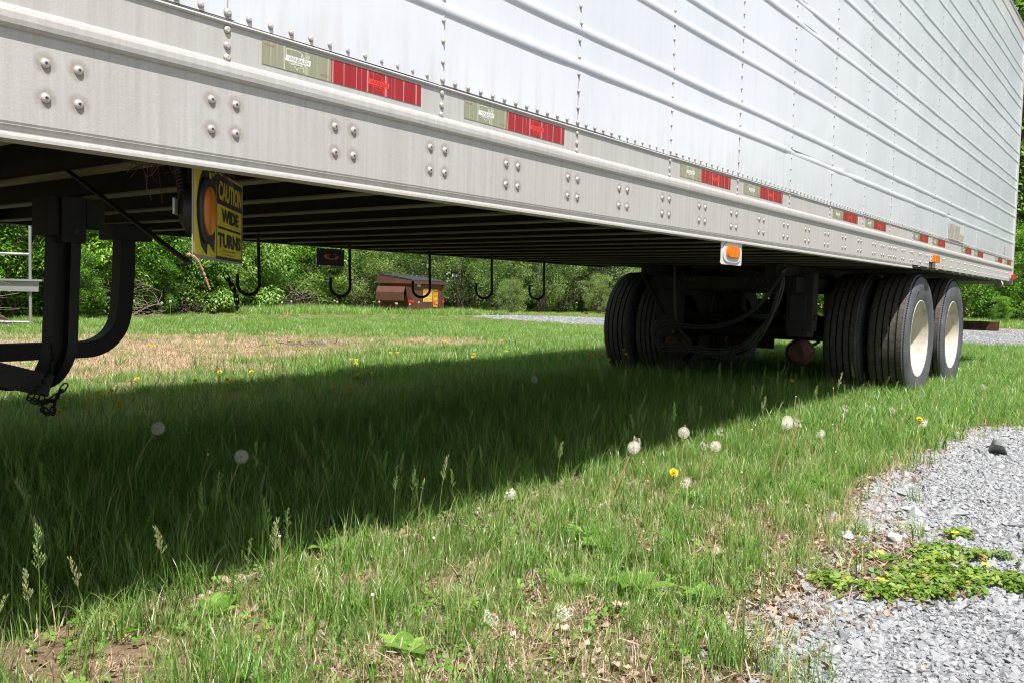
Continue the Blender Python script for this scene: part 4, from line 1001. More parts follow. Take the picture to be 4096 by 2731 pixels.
grow('short', 900, .6, 5.5, -1.3, -.4, lambda x, y: (y < edge(x)+.12)*np.clip((y-edge(x)+.26)/.3, 0, 1)*.8*(vnoise(x, y, 7) > .5), .6, 1.2)
grow('long', 260, .7, 5.5, -1.2, -.4, lambda x, y: (y < edge(x)+.18)*np.clip((y-edge(x)+.16)/.2, 0, 1)*(vnoise(x, y, 6) > .55), .4, .75)
grow('pan', 700, -.3, 8, -.6, 3.6, lambda x, y: ed(x, y)*(.35+.65*(y > .2)), .6, .95)
grow('pan', 60, -.2, 2.2, -.5, .7, lambda x, y: ed(x, y), .5, .8)
# middle distance
notlane = lambda x, y: ~in_poly(x, y, LANE)
grow('mid', 9500, 4.0, 15.3, -1.2, 5.5, lambda x, y: ed(x, y)*(1-.97*strawf(x, y))*(1-.35*shade(x, y)*(x < 7)), .7, 1.25)
grow('mid', 9000, .5, 16, 3.8, 14, lambda x, y: (1-.84*strawf(x, y)*(vnoise(x, y, 1.7) > .28))*np.clip(1.3-y*.03, .3, 1), .40, .85)
grow('mids', 12500, .3, 14, 3.9, 13, lambda x, y: strawf(x, y)*.95+.06, .6, 1.0)
grow('long', 420, 1.2, 12, 3.9, 10, lambda x, y: (fbm(x, y*1.3, 1.1) > .55)*1.0, .5, .95)
grow('far', 5200, 1.5, 20, 7, 20, lambda x, y: notlane(x, y)*np.clip((np.hypot(x-CAM[0], y-CAM[1])-12.5)/2, 0, 1)*(np.hypot(x-CAM[0], y-CAM[1]) < 18.5), .32, .68)
grow('far', 6200, 4, 30, 6, 26, lambda x, y: notlane(x, y)*(np.hypot(x-CAM[0], y-CAM[1]) > 18), .22, .45)
grow('far', 1600, 9, 15.2, -1.3, 10, lambda x, y: ed(x, y)*.8*np.clip((x-9)/3, 0, 1), .35, .6)
grow('far', 2600, 30, 46, -10, 16, lambda x, y: notlane(x, y)*.9, .6, 1.2)
grow('far', 140, 18.2, 21.5, 15.9, 18.0, lambda x, y: np.ones_like(x), .7, 1.2)
grow('far', 200, 13, 18.3, 17.3, 21.5, lambda x, y: np.ones_like(x), .9, 1.5)
GP = np.concatenate(GP); GS = np.concatenate(GS); GI = np.concatenate(GI); GR = np.concatenate(GR)
print('grass clumps', len(GP))
instancer('grass', ALL, GP, GR, GS, GI, kind='stuff')

# ---- leaf litter: curled brown flakes and bits of stem in the thin foreground sward
def flake(seed, stick=False):
    r = np.random.default_rng(seed)
    if stick:
        l = .03; V = [(-l, -.0009, 0), (-l, .0009, .001), (0, .001, .004), (0, -.001, .003), (l, .0008, .001), (l, -.0008, .0)]; return np_mesh('flake', V, [np.array([[0, 1, 2, 3], [3, 2, 4, 5]])], [m_litter], tint=[r.random()]*6)
    V = []
    for i in range(7): a = 6.28*i/7; V.append((.011*math.cos(a)*r.uniform(.6, 1.2), .007*math.sin(a)*r.uniform(.6, 1.2), r.uniform(0, .005)))
    V.append((0, 0, .001)); t = r.random(); return np_mesh('flake', V, [np.array([[i, (i+1) % 7, 7] for i in range(7)])], [m_litter], tint=[t]*8)
FL = [flake(i, i % 2 == 0) for i in range(12)]
x, y = scatter_xy(34000, -.3, 6, -1.2, .9); k = (y > edge(x)-.22*rng.random(len(x))) & (rng.random(len(x)) < .22+.78*bare(x, y)); x, y = x[k], y[k]
x2, y2 = rng.normal(1.80, .20, 1500), rng.normal(-.86, .08, 1500); x3 = rng.uniform(.5, 1.6, 900); y3 = edge(x3)+rng.normal(.03, .05, 900); x, y = np.concatenate([x, x2, x3]), np.concatenate([y, y2, y3]); n = len(x)
instancer('leaf_litter', FL, np.stack([x, y, .006+.008*rng.random(n)], 1), np.stack([rng.normal(0, .5, n), rng.normal(0, .5, n), rng.uniform(0, 6.28, n)], 1), rng.uniform(.5, 1.35, n), rng.integers(0, 12, n), kind='stuff')

# ---- small creeping clover between the grass + mock strawberry patch on the gravel
def trefoil(seed, size=.011, up=.012):
    r = np.random.default_rng(seed); V = []; Fq = []; tn = []; t0 = r.random()
    for k_ in range(3):
        a = 2.1*k_+r.uniform(-.2, .2); d = np.array([math.cos(a), math.sin(a), .15]); s = np.array([-math.sin(a), math.cos(a), 0]); o = len(V)
        z = np.array([0, 0, up]); V += [z, z+d*size*.6+s*size*.5+(0, 0, .002), z+d*size*1.25+s*size*.25, z+d*size*1.2-s*size*.25, z+d*size*.6-s*size*.5+(0, 0, .002)]
        Fq.append([o, o+1, o+2, o+3, o+4]); tn += [min(1, max(0, t0+r.uniform(-.15, .15)))]*5
    return np_mesh('trefoil', np.array(V), [np.array(Fq)], [m_weed], tint=tn)
TR = [trefoil(i) for i in range(6)]; TS = [trefoil(20+i, .0115, .018) for i in range(6)]
for q in TS: q.materials.clear(); q.materials.append(m_creep)
x, y = scatter_xy(9000, -.1, 4.5, -.9, 1.6); k = (y > edge(x)+.1) & (fbm(x+11, y+5, 2.2) > .50) & (rng.random(len(x)) < .8); x, y = x[k], y[k]; n = len(x)
instancer('clover', TR, np.stack([x, y, .01*rng.random(n)], 1), np.stack([rng.normal(0, .4, n), rng.normal(0, .4, n), rng.uniform(0, 6.28, n)], 1), rng.uniform(.6, 1.2, n), rng.integers(0, 6, n), kind='stuff')
BL = [(2.02, -1.06, .19, .10), (1.88, -1.13, .17, .08), (2.12, -1.18, .14, .10), (2.18, -1.30, .22, .10), (1.78, -.98, .13, .06), (1.70, -1.02, .09, .07), (1.60, -.93, .10, .05), (2.24, -.98, .10, .04), (1.95, -.93, .10, .05), (1.55, -.82, .10, .05), (1.92, -1.24, .13, .07), (1.66, -.86, .08, .04), (1.63, -1.03, .05, .06)]
px_, py_ = [], []
for (cx, cy_, a, b) in BL:
    m = int(9000*a*b*3.1); t = rng.uniform(0, 6.28, m); q = np.sqrt(rng.random(m)); px_.append(cx+a*q*np.cos(t)); py_.append(cy_+b*q*np.sin(t))
x, y = np.concatenate(px_), np.concatenate(py_); k = fbm(x, y, 10) > .50; x, y = x[k], y[k]; n = len(x)
instancer('mock_strawberry_patch', TS, np.stack([x, y, .012*rng.random(n)], 1), np.stack([rng.normal(0, .45, n), rng.normal(0, .45, n), rng.uniform(0, 6.28, n)], 1), rng.uniform(.7, 1.25, n), rng.integers(0, 6, n), kind='stuff')
mb = MB()
for k_ in range(5):
    a = 2*math.pi*k_/5; c, s = math.cos(a), math.sin(a); f = lambda r_, t_, z: (c*r_-s*t_, s*r_+c*t_, z)
    mb.add([f(.001, 0, .030), f(.006, -.0040, .0325), f(.0098, 0, .034), f(.006, .0040, .0325)], [(0, 1, 2, 3)], m_petal2)
mb.lathe([(.0001, .002), (.002, .001), (.0022, 0)], m_petal, 8, Matrix.Translation((0, 0, .031)) @ Matrix.Rotation(math.pi/2, 4, 'X')); mb.tube([(0, 0, 0), (0, 0, .030)], .0006, m_stem, 5); me_sf = mb.mesh('strawberry_flower')
for (x, y, lb) in ((1.80, -.86, 'in the grass at the left end of the creeping patch'), (2.17, -1.0, 'at the top back of the creeping patch'), (1.86, -1.03, 'left of the middle of the creeping patch'), (1.88, -1.12, 'in the middle of the creeping patch'), (2.0, -1.22, 'toward the right of the creeping patch'), (2.19, -1.335, 'at the right edge of the photo'), (1.555, -.935, 'on the lowest clump of creeping leaves')):
    place('strawberry_flower', me_sf, None, (x, y, .0), (random.uniform(-.3, .3), random.uniform(-.3, .3), random.random()*6), 1.5, label='small five petalled yellow flower '+lb, cat='flower', group='yellow flowers of the creeping patch')

# ---- broad-leaf weeds (rosettes)
def rosette(seed, n=7, l=.085, toothed=False):
    r = np.random.default_rng(seed); V = []; Fq = []; tn = []
    for k_ in range(n):
        a = 2*math.pi*k_/n+r.uniform(-.3, .3); L0 = l*r.uniform(.6, 1.15); w_ = L0*(.17 if toothed else .30); up = r.uniform(.6, 1.25); t0 = r.random(); o = len(V); m = 9
        for i in range(m):
            t = i/(m-1); rr_ = L0*t*math.cos(up*(1-t*.7)); z = L0*(math.sin(up)*t-.5*t*t*up*.9)+.004
            ww = w_*(math.sin(math.pi*min(1, t*.86+.12))**1.3 if t < .98 else .02)*(.25+.75*min(1, t*2))
            if toothed and i % 2: ww *= .5
            for s_, dz in ((-1, .004), (0, -.001), (1, .004)):
                V.append((rr_*math.cos(a)-s_*ww*math.sin(a), rr_*math.sin(a)+s_*ww*math.cos(a), max(z, .003)+dz)); tn.append(t0)
        for i in range(m-1):
            for j in range(2): q = o+i*3+j; Fq.append([q, q+1, q+4, q+3])
    me = np_mesh('rosette', np.array(V), [np.array(Fq)], [m_weed], tint=tn); me.polygons.foreach_set('use_smooth', [True]*len(me.polygons)); return me
RO = [rosette(1), rosette(2, 6, .10), rosette(3, 9, .11, True), rosette(4, 5, .09)]
for (x, y, k_, s_, lb) in ((.886, .335, 1, .95, 'with a cupped leaf at the shadow edge left of centre'), (1.17, -.47, 3, 1.25, 'with one big glossy leaf low in the bright grass'), (1.50, -.12, 2, .9, 'in sunlit grass below the clock at the shadow edge'), (1.42, -.20, 0, 1.0, 'spread flat in the middle of the sunlit grass'), (2.15, -.13, 2, .9, 'under the crowd of white clocks'), (1.10, -.31, 0, .95, 'in the sunlit grass nearest the bottom centre'), (2.26, -.16, 1, .8, 'right of the tall round white clock'), (1.85, -.86, 1, .62, 'on the litter left of the creeping patch'), (1.98, -.92, 3, .55, 'growing on bare litter behind the creeping patch'), (1.62, -.35, 3, .9, 'beside the reddish bent stem'), (.42, .16, 0, 1.0, 'in deep shade at the lower left'), (.56, -.30, 0, .9, 'at the bottom left among thatch'), (2.75, -.42, 1, .9, 'in thick grass near the flat grey slab'), (3.35, 2.9, 2, .9, 'in the shade below the dumpster'), (1.24, -.62, 1, .8, 'poking out at the very bottom centre'), (2.55, -.40, 2, .9, 'at the foot of two tall clocks near the gravel'), (6.0, 2.62, 2, 1.0, 'with yellow heads before the far dual tyres'), (1.75, -.52, 0, .8, 'between the dry leaves and the gravel')):
    place('broadleaf_weed', RO[k_], None, (x, y, 0), (0, 0, random.random()*6), s_*.88, label='green broad leaved weed '+lb, cat='weed', group='broad leaved weeds in the grass')

# ---- dandelions
def fluff_mesh(seed, frac=1.0):
    r = np.random.default_rng(seed); V = []; Fc = []; R = .019
    N_ = 125; 
    for i in range(N_):
        z = 1-2*(i+.5)/N_; a = 2.399963*i; q = math.sqrt(1-z*z); d = np.array([q*math.cos(a), q*math.sin(a), z])
        if frac < 1 and (d @ np.array([.6, -.5, .3]) + r.normal(0, .25)) > frac*1.6-1: continue
        s = np.cross(d, [.3, .5, .8]); s /= np.linalg.norm(s); t = np.cross(d, s); b = d*.0035; e = d*(R*.80); o = len(V)
        V += [b-s*.00012, b+s*.00012, e+s*.00012, e-s*.00012]; Fc.append((o, o+1, o+2, o+3))
        for j in range(6):
            an = 2*math.pi*j/6+r.uniform(0, .5); h = (s*math.cos(an)+t*math.sin(an)); f = e+d*R*.17+h*R*.26; side = np.cross(h, d)*.00034; o = len(V); V += [e-side, e+side, f]; Fc.append((o, o+1, o+2))
    me = bpy.data.meshes.new('seed_head'); mb = MB(); mb.add(V, Fc, m_fluff); mb.lathe([(.0001, .0046), (.0034, .0032), (.0046, 0), (.0034, -.0034), (.0001, -.0048)], m_core, 10, Matrix.Rotation(math.pi/2, 4, 'X')); return mb.mesh('seed_head')
FLUFF = [fluff_mesh(1), fluff_mesh(2), fluff_mesh(3, .62), fluff_mesh(4, .40)]
def bloom_mesh():
    mb = MB()
    for ring, (n, r1, z1, l) in enumerate(((24, .0165, .003, 1), (20, .0135, .0075, 1), (16, .0095, .0105, 1), (10, .005, .012, 1))):
        for k_ in range(n):
            a = 2*math.pi*k_/n+ring*.3+random.uniform(-.08, .08); c, s = math.cos(a), math.sin(a); q = r1*random.uniform(.88, 1.08); f = lambda r_, t_, z: (c*r_-s*t_, s*r_+c*t_, z)
            mb.add([f(.001, 0, 0), f(q*.7, -.0017, z1*.8), f(q, 0, z1), f(q*.7, .0017, z1*.8)], [(0, 1, 2, 3)], m_petal)
    mb.tube([(0, 0, -.007), (0, 0, -.001)], [.0028, .0042], m_grass, 8); return mb.mesh('bloom')
BLOOM = bloom_mesh()
def bud_mesh():
    mb = MB(); mb.tube([(0, 0, -.010), (0, 0, -.005), (0, 0, .002), (0, 0, .006)], [.002, .0042, .0036, .0022], m_weed, 9); mb.tube([(0, 0, .006), (.001, 0, .012)], [.002, .0012], m_core, 7)
    for k_ in range(8):
        a = .785*k_; c, s = math.cos(a), math.sin(a); mb.add([(c*.002, s*.002, -.009), (c*.006-s*.001, s*.006+c*.001, -.012), (c*.006+s*.001, s*.006-c*.001, -.012)], [(0, 1, 2)], m_litter)
    return mb.mesh('bud')
BUD = bud_mesh()
mb = MB(); mb.lathe([(.0001, .0025), (.0026, .002), (.003, 0), (.0012, -.003)], m_fluff, 9, Matrix.Rotation(math.pi/2, 4, 'X')); KNOB = mb.mesh('bare_head')
def dandelion(name, b, h, head, headname, label, group, bend=.0, sc=1.0, r=.0021):
    b = Vector((b[0], b[1], 0)); h = Vector(h); mid = (b+h)/2; mid.z = h.z*.55; side = Vector((R_[0], R_[1], 0))*bend; mid += side
    o = empty(name, b, label=label, cat='dandelion', group=group); mb = MB(); mb.tube([q-b for q in smooth([b, mid, h], 6)], [r*1.25]+[r]*12, m_stem, 6); mb.build('stem', o)
    dv = (h-mid).normalized()
    hd = place(headname, head, o, h-b+dv*.003, (random.uniform(-.3, .3), random.uniform(-.3, .3), random.random()*6), sc)
    if headname == 'bloom': hd.rotation_euler = Vector((-.45+random.uniform(-.25, .25), -.4+random.uniform(-.25, .25), .8)).to_track_quat('Z', 'Y').to_euler()
    return o
SEED = [(0.773,1.097,0.811,1.072,0.272,'tall white dandelion clock on a bent stem in deep shade at left',-.045,0),(0.828,0.775,0.881,0.727,0.218,'white dandelion clock on a leaning stem in the shade, nearer than the tallest bent one',.0,1),(3.53,1.484,3.501,1.541,0.216,'lone dandelion clock in mid shade left of the far dual tyres',.02,0),(1.229,0.036,1.267,0.001,0.158,'translucent dandelion clock at the sunlit edge of the shadow, left of the cluster',0,2),(1.694,-0.057,1.761,-0.122,0.242,'white clock of a touching pair at the shadow edge, the lower one',0,0),(1.723,-0.051,1.795,-0.12,0.264,'half blown clock just above and behind its touching neighbour at the shadow edge',0,3),(2.135,-0.106,2.152,-0.106,0.243,'fullest round white clock on a straight stem against the shadow',0,0),(2.28,-0.114,2.299,-0.122,0.182,'nearly bare clock right of the fullest round clock',0,3),(2.308,-0.092,2.355,-0.138,0.172,'white clock in the row of three right of the fullest one',0,1),(2.833,0.066,2.85,0.057,0.149,'thin half blown clock above the row of three',0,3),(1.758,-0.204,1.822,-0.274,0.145,'white clock beside the single sunlit yellow flower',0,2),(2.5,-0.296,2.55,-0.338,0.258,'large white clock of the overlapping pair below the front wheels',0,0),(2.53,-0.29,2.58,-0.328,0.266,'large white clock overlapped by its twin below the front wheels',0,1),(2.636,-0.279,2.695,-0.333,0.249,'small cream clock right beside the overlapping pair',0,3),(2.677,-0.377,2.718,-0.41,0.212,'fluffy clock right of and below the overlapping pair',0,2),(3.553,-0.227,3.59,-0.255,0.219,'thin clock in the sun just below the nearest wheel',0,3),(3.807,-0.402,3.829,-0.412,0.202,'flat topped clock in the sun below the rearmost wheel',0,3),(3.176,-0.61,3.236,-0.668,0.227,'clock above a half hidden yellow flower near the gravel',0,2),(4.881,-0.611,4.92,-0.637,0.257,'small white clock in the grass far right',0,3),(0.599,-0.545,0.654,-0.605,0.14,'broken clock leaning at the bottom centre on a thick brown stem',0,3),(0.511,-0.482,0.55,-0.52,0.14,'half bare clock on a thick stem left of the broken one at the bottom',0,3)]
for (bx, by, hx, hy, hz, lb, bend, k_) in SEED:
    dandelion('dandelion_clock', (bx, by), (hx, hy, hz), FLUFF[k_], 'seed_head', lb, 'white dandelion clocks', bend, 1.18 if k_ < 2 else 1.05)
for i, (x, y) in enumerate(((15.0, 18.6), (16.0, 17.9), (16.15, 17.95), (17.4, 17.5), (17.9, 17.3), (18.0, 17.35), (18.6, 17.0), (18.3, 17.1), (19.3, 16.9), (9.5, 16.0), (9.7, 16.0), (10.9, 16.1), (14.6, 18.5))):
    dandelion('dandelion_clock', (x, y), (x, y, .30+.1*random.random()), FLUFF[0], 'seed_head', 'small distant dandelion clock in the tall grass before the hedge and dumpster', 'distant dandelion clocks', 0, 1.7, .003)
YEL = [(1.42,2.745,0.09),(1.524,2.833,0.085),(1.021,2.185,0.12),(1.399,2.415,0.10),(2.744,2.468,0.085),(2.694,2.27,0.085),(1.902,-0.201,0.126),(5.979,2.718,0.13),(5.855,2.607,0.12),(5.914,2.552,0.13),(5.831,2.42,0.10),(5.548,2.755,0.10),(5.7,2.2,0.20),(5.65,2.15,0.17),(5.251,0.596,0.10),(1.963,3.575,0.06),(2.405,4.084,0.06),(2.622,3.731,0.065),(2.79,3.585,0.055),(2.849,3.702,0.06),(3.092,4.156,0.065),(3.303,4.059,0.06),(4.621,4.409,0.07),(4.597,4.319,0.07),(4.43,4.139,0.06),(4.065,3.597,0.06),(4.004,3.477,0.055),(3.832,3.458,0.055),(5.585,4.896,0.06),(5.648,4.851,0.06),(6.221,4.301,0.06),(5.959,4.099,0.05),(6.785,4.318,0.065),(5.143,6.282,0.065),(7.611,5.968,0.06),(8.416,5.667,0.06),(13.857,13.244,0.06),(14.274,9.454,0.06),(4.94,7.383,0.06),(4.239,7.193,0.055),(4.219,7.054,0.055),(3.86,-0.527,0.138)]
for i, (x, y, z) in enumerate(YEL):
    if y > 3.3: lb = 'small yellow dandelion open in the dry grass beyond the trailer shade'
    elif i == 6: lb = 'single bright yellow dandelion in the sun beside a white clock'
    elif i == 41: lb = 'yellow dandelion half hidden under a clock near the right gravel'
    elif x > 5.2: lb = 'yellow dandelion in the shade by the wheels'
    elif x > 2.6: lb = 'yellow dandelion of the pair in mid shade below the dumpster'
    else: lb = 'yellow dandelion in the shade below the front support leg'
    dandelion('dandelion_flower', (x, y), (x-.01, y, z+(.07 if y > .3 and y < 3.3 else .025)), BLOOM, 'bloom', lb, 'yellow dandelion flowers', 0, 1.05 if y < 3.3 else 1.15, .0018)
SPENT = [(1.03,.10,.22,0),(2.02,-.02,.15,1),(2.9,-.05,.17,1),(3.05,.0,.17,1),(3.4,.06,.20,0),(3.62,.02,.24,1),(3.95,.02,.24,0),(4.1,-.05,.26,1),(4.3,-.12,.22,0),(3.3,-.30,.17,1),(2.45,-.35,.17,0),(2.2,-.30,.13,1),(1.9,-.33,.13,0),(1.45,-.33,.13,0),(1.3,-.42,.14,0),(.62,.88,.20,0),(.95,.70,.17,0),(.86,.95,.20,1),(.50,.05,.19,1),(.80,-.15,.17,1),(1.10,-.12,.20,1),(.95,.75,.13,0),(2.7,-.48,.15,1),(3.7,-.50,.20,1),(4.6,-.45,.22,1),(1.3,1.6,.16,0),(1.7,1.4,.14,0),(.40,-.30,.16,1)]
for (x, y, z, k_) in SPENT:
    dandelion('spent_dandelion', (x, y), (x+random.uniform(-.04, .05), y+random.uniform(-.05, .02), z), KNOB if k_ else BUD, 'bare_head' if k_ else 'bud',
              'bare headed dandelion stem standing among the grass' if k_ else 'closed dandelion head on a thin stem in the grass', 'bare dandelion stems' if k_ else 'closed dandelion heads', random.uniform(-.03, .03), 1.1, .0017)
# fallen leaves one can point to
def dead_leaf(seed, s):
    r = np.random.default_rng(seed); mb = MB(); V = [(0, 0, .006)]
    for i in range(14): a = 6.28*i/14; q = s*r.uniform(.55, 1.1)*(1 if i % 2 else .75); V.append((q*math.cos(a), q*.7*math.sin(a), .004+r.uniform(0, s*.5)))
    mb.add(V, [(0, i+1, (i+1) % 14+1) for i in range(14)], m_litter); me = mb.mesh('leaf'); at = me.attributes.new('tint', 'FLOAT', 'POINT'); at.data.foreach_set('value', [.62]*len(me.vertices)); return me
for i, (x, y, s_, lb) in enumerate(((1.60, -.50, .032, 'tan curled dead leaf beside the leaning reddish stem'), (2.93, 3.9, .04, 'brown dead leaf at the far shadow edge'), (1.05, -.50, .03, 'pale dead leaf low in the bright grass'), (1.70, -.80, .028, 'brown dead leaf on the litter near the creeping patch'), (1.45, -.76, .025, 'brown dead leaf where the grass thins to gravel'), (1.15, -1.12, .012, 'tiny orange brown leaf scrap on the open gravel'), (1.52, -.86, .022, 'dark brown dead leaf under the grass tufts'), (3.6, 5.0, .04, 'brown dead leaf on the dry grass in the sun'))):
    o = place('dead_leaf', dead_leaf(i, s_), None, (x, y, .01), (0, 0, i*1.3), label=lb, cat='dead leaf', group='dead leaves on the ground')

# ---- creases of dirt clods / dry clump in the mown strip
mb = MB()
for i in range(140):
    c = Vector((6.3+random.gauss(0, .35), 7.0+random.gauss(0, .14), random.uniform(.01, .05))); d = Vector((random.gauss(0, 1), random.gauss(0, 1), random.gauss(0, .3))).normalized()*random.uniform(.03, .1)
    mb.tube([c-d, c+Vector((0, 0, .02)), c+d], .003, m_twig if i % 3 else m_rust, 4)
tag(mb.build('dry_grass_clump'), 'matted clump of dry clippings on the tan strip left of the dumpster', 'debris')

# ================================================================== DUMPSTER
D0 = Vector((18.8, 17.5, 0)); th = math.radians(9.3)
dump = empty('dumpster', D0, label='brown front load dumpster with black lid and yellow stickers by the hedge', cat='dumpster'); dump.rotation_euler = (0, 0, th)
BW, BD, H0_, H1_ = 1.85, 1.30, 1.05, 1.20    # width along local x, depth along local y, heights front / back
def dpart(mb, name, parent=dump, **kw): return mb.build(name, parent, **kw)
mb = MB(); t = .03
def wedge(x0, x1, y0, y1, z0, za, zb, m):
    mb.add([(x0, y0, z0), (x1, y0, z0), (x1, y1, z0), (x0, y1, z0), (x0, y0, za), (x1, y0, za), (x1, y1, zb), (x0, y1, zb)], [(0, 3, 2, 1), (4, 5, 6, 7), (0, 1, 5, 4), (1, 2, 6, 5), (2, 3, 7, 6), (3, 0, 4, 7)], m)
wedge(.02, BW-.02, .02, BD-.02, .06, H0_-.06, H1_-.06, m_dump)
for (x, y) in ((0, 0), (BW-.09, 0)):
    mb.box(x, x+.09, -.006, .018, .03, H0_-.07, m_dump)
mb.box(-.006, .018, 0, .10, .03, H0_-.07, m_dump)
mb.box(.0, BW, .0, BD, .03, .058, m_dump)
dpart(mb, 'body')
mb = MB(); wedge(-.05, BW+.05, -.05, -.021, H0_-.09, H0_, H0_, m_dump); wedge(-.05, -.021, -.0205, BD+.05, H0_-.09, H0_, H1_, m_dump); wedge(BW+.021, BW+.05, -.0205, BD+.05, H0_-.09, H0_, H1_, m_dump); wedge(-.0205, BW+.0205, BD+.02, BD+.05, H1_-.09, H1_, H1_, m_dump)
mb.add([(-.05, -.05, H0_-.088), (-.05, .0, H0_-.088), (BW+.05, 0, H0_-.088), (BW+.05, -.05, H0_-.088)], [(0, 1, 2, 3)], m_dump)
dpart(mb, 'top_rim')
mb = MB()   # fork pocket on the left face: hexagonal sleeve
sec = [(0, .36), (-.12, .36), (-.24, .42), (-.25, .68), (-.17, .86), (0, .86)]
V = [(x, y, z) for y in (.14, 1.22) for x, z in sec]; n = 6
mb.add(V, [(i, i+1, n+i+1, n+i) for i in range(5)]+[tuple(range(n))[::-1]][:0], m_dump)
mb.add([(x*.93, y, .61+(z-.61)*.93) for y in (.141, 1.219) for x, z in sec], [(n+i, n+i+1, i+1, i) for i in range(5)], m_recess)
mb.add([(-.03, .12, .36), (0, .12, .36), (0, .12, .86), (-.17, .12, .86), (-.17, .135, .84), (-.03, .135, .36)], [(0, 1, 2, 3)], m_dump)
dpart(mb, 'fork_pocket')
for s_ in (0, 1):
    mb = MB(); xa, xb = .02+s_*.91, .92+s_*.91
    wedge(xa, xb, .0, BD+.02, H0_-.0, H0_+.015, H1_+.03, m_lid)
    for i in range(7):
        x = xa+.06+i*.128; P = [(x, -.02, H0_+.01), (x, .05, H0_+.035), (x, BD*.5, (H0_+H1_)/2+.055), (x, BD, H1_+.05)]
        mb.tube(P, .018, m_lid, 6)
    mb.box(xa, xb, -.03, -.005, H0_-.005, H0_+.012, m_lid); dpart(mb, 'lid')
mb = MB(); mb.tube([(0, .10, H0_+.06), (-.02, .12, H0_+.16), (-.02, BD-.05, H1_+.16), (0, BD, H1_+.03)], .009, m_dump, 6); mb.tube([(-.05, BD+.04, H1_+.02), (-.09, BD+.06, H1_+.05)], .03, m_rust, 8); dpart(mb, 'handle_bar')
FR = lambda x, z, d=.0: frame((x, -.001-d+.021, z), (1, 0, 0), (0, 0, 1))
def sticker(x, z, w_, h_, m, name='sticker', **kw):
    mb = MB(); mb.box(x, x+w_, .0145, .0195, z, z+h_, m); return mb
def stext(mb, txt, x, z, size, m, sx=1, bold=0.0): put_text(mb, txt, size, m, frame((x, .0135, z), (1, 0, 0), (0, 0, 1)), sx=sx, bold=bold)
mb = sticker(.66, .385, .52, .42, m_stk_y); st = dpart(mb, 'sticker', label='pale yellow company sticker with red lettering')
mb = MB(); stext(mb, 'BERGER', .92, .705, .155, m_stk_t, .95, .003); stext(mb, 'SANITATION', .92, .575, .085, m_stk_t, .95, .001); stext(mb, '610.837.1790', .92, .46, .095, m_stk_t, .88, .001)
mb.box(.70, 1.14, .0125, .0143, .405, .412, m_stk_t); mb.box(.70, 1.14, .0125, .0143, .785, .79, m_stk_t); mb.build('lettering', st)
mb = sticker(1.245, .23, .25, .57, m_stk_o); mb.box(1.255, 1.485, .0125, .0143, .275, .43, m_stk_r); mb.box(1.255, 1.485, .0125, .0143, .72, .79, m_blk); st = dpart(mb, 'sticker', label='orange and red caution sticker')
mb = MB(); put = lambda t_, z, s_, m, sx=1: put_text(mb, t_, s_, m, frame((1.37, .0115, z), (1, 0, 0), (0, 0, 1)), sx=sx, bold=.001)
put('CAUTION', .755, .055, m_stk_o, .8); put('DO NOT PLAY', .69, .030, m_stk_t); put('ON OR AROUND', .655, .026, m_stk_t); put('CHILDREN', .60, .038, m_stk_t); put('KEEP AWAY', .55, .036, m_blk, .9); put('NO PARKING', .49, .034, m_stk_w); put('DO NOT', .385, .065, m_stk_o, .85); put('FILL', .315, .065, m_stk_o, .9)
mb.build('lettering', st)
mb = MB(); stext(mb, '1365', .395, .915, .135, m_stk_w, .8, .004); dpart(mb, 'number')
mb = MB(); mb.box(.0, .10, -.0085, -.0065, .36, .44, m_stk_r); mb.box(BW-.10, BW-.01, -.0085, -.0065, .36, .44, m_stk_r); mb.box(-.0085, -.0065, .0, .30, .36, .44, m_stk_r); mb.box(-.002, .0, 1.1, 1.27, .28, .36, m_stk_r); dpart(mb, 'reflective_strip')

# ================================================================== METAL STAND at left
st = empty('metal_stand', (5.375, 12.7, 0), label='grey galvanised pipe stand with a shelf beside the left hedge', cat='stand')
mb = MB()
def sp_(*P): mb.tube([Vector(p) for p in P], .023, m_gal, 12)
DIR = Vector((-.81, .59, 0)).normalized(); dR = Vector((-.80, .60, 0))
lv = Vector((-.79, .61, 0)).normalized()
mb = MB(); sp_((0, 0, 0), (0, 0, 2.5)); mb.build('post', st)
mb = MB(); sp_(lv*2.2+Vector((0, 0, 0)), lv*2.2+Vector((0, 0, 2.5))); mb.build('post', st)
q = Vector((.30, 1.0, 0)); mb = MB(); sp_(q+lv*1.0, q+lv*1.0+Vector((0, 0, .60))); mb.build('post', st)
for z in (1.16, .10, 2.4): mb = MB(); mb.tube([Vector((0, 0, z)), lv*2.2+Vector((0, 0, z))], .020, m_gal, 10); mb.build('cross_pipe', st)
mb = MB(); T = frame(Vector((0, -.05, .58))-lv*.10, lv, (0, 0, 1)); mb.box(0, 2.5, 0, .16, -.02, .02, m_gal, T); mb.box(-.06, 2.5, .161, .19, -.06, .20, m_gal, T); mb.build('shelf', st)
mb = MB(); T = frame((-.15, .3, .0), Vector((-.75, .35, .62)), (0, -.2, 1)); mb.box(0, 1.15, -.07, .07, -.02, .02, m_wood, T); tag(mb.build('board'), 'dark weathered board leaning behind the pipe stand', 'board').location = (5.375, 12.7, 0.02)
mb = MB()

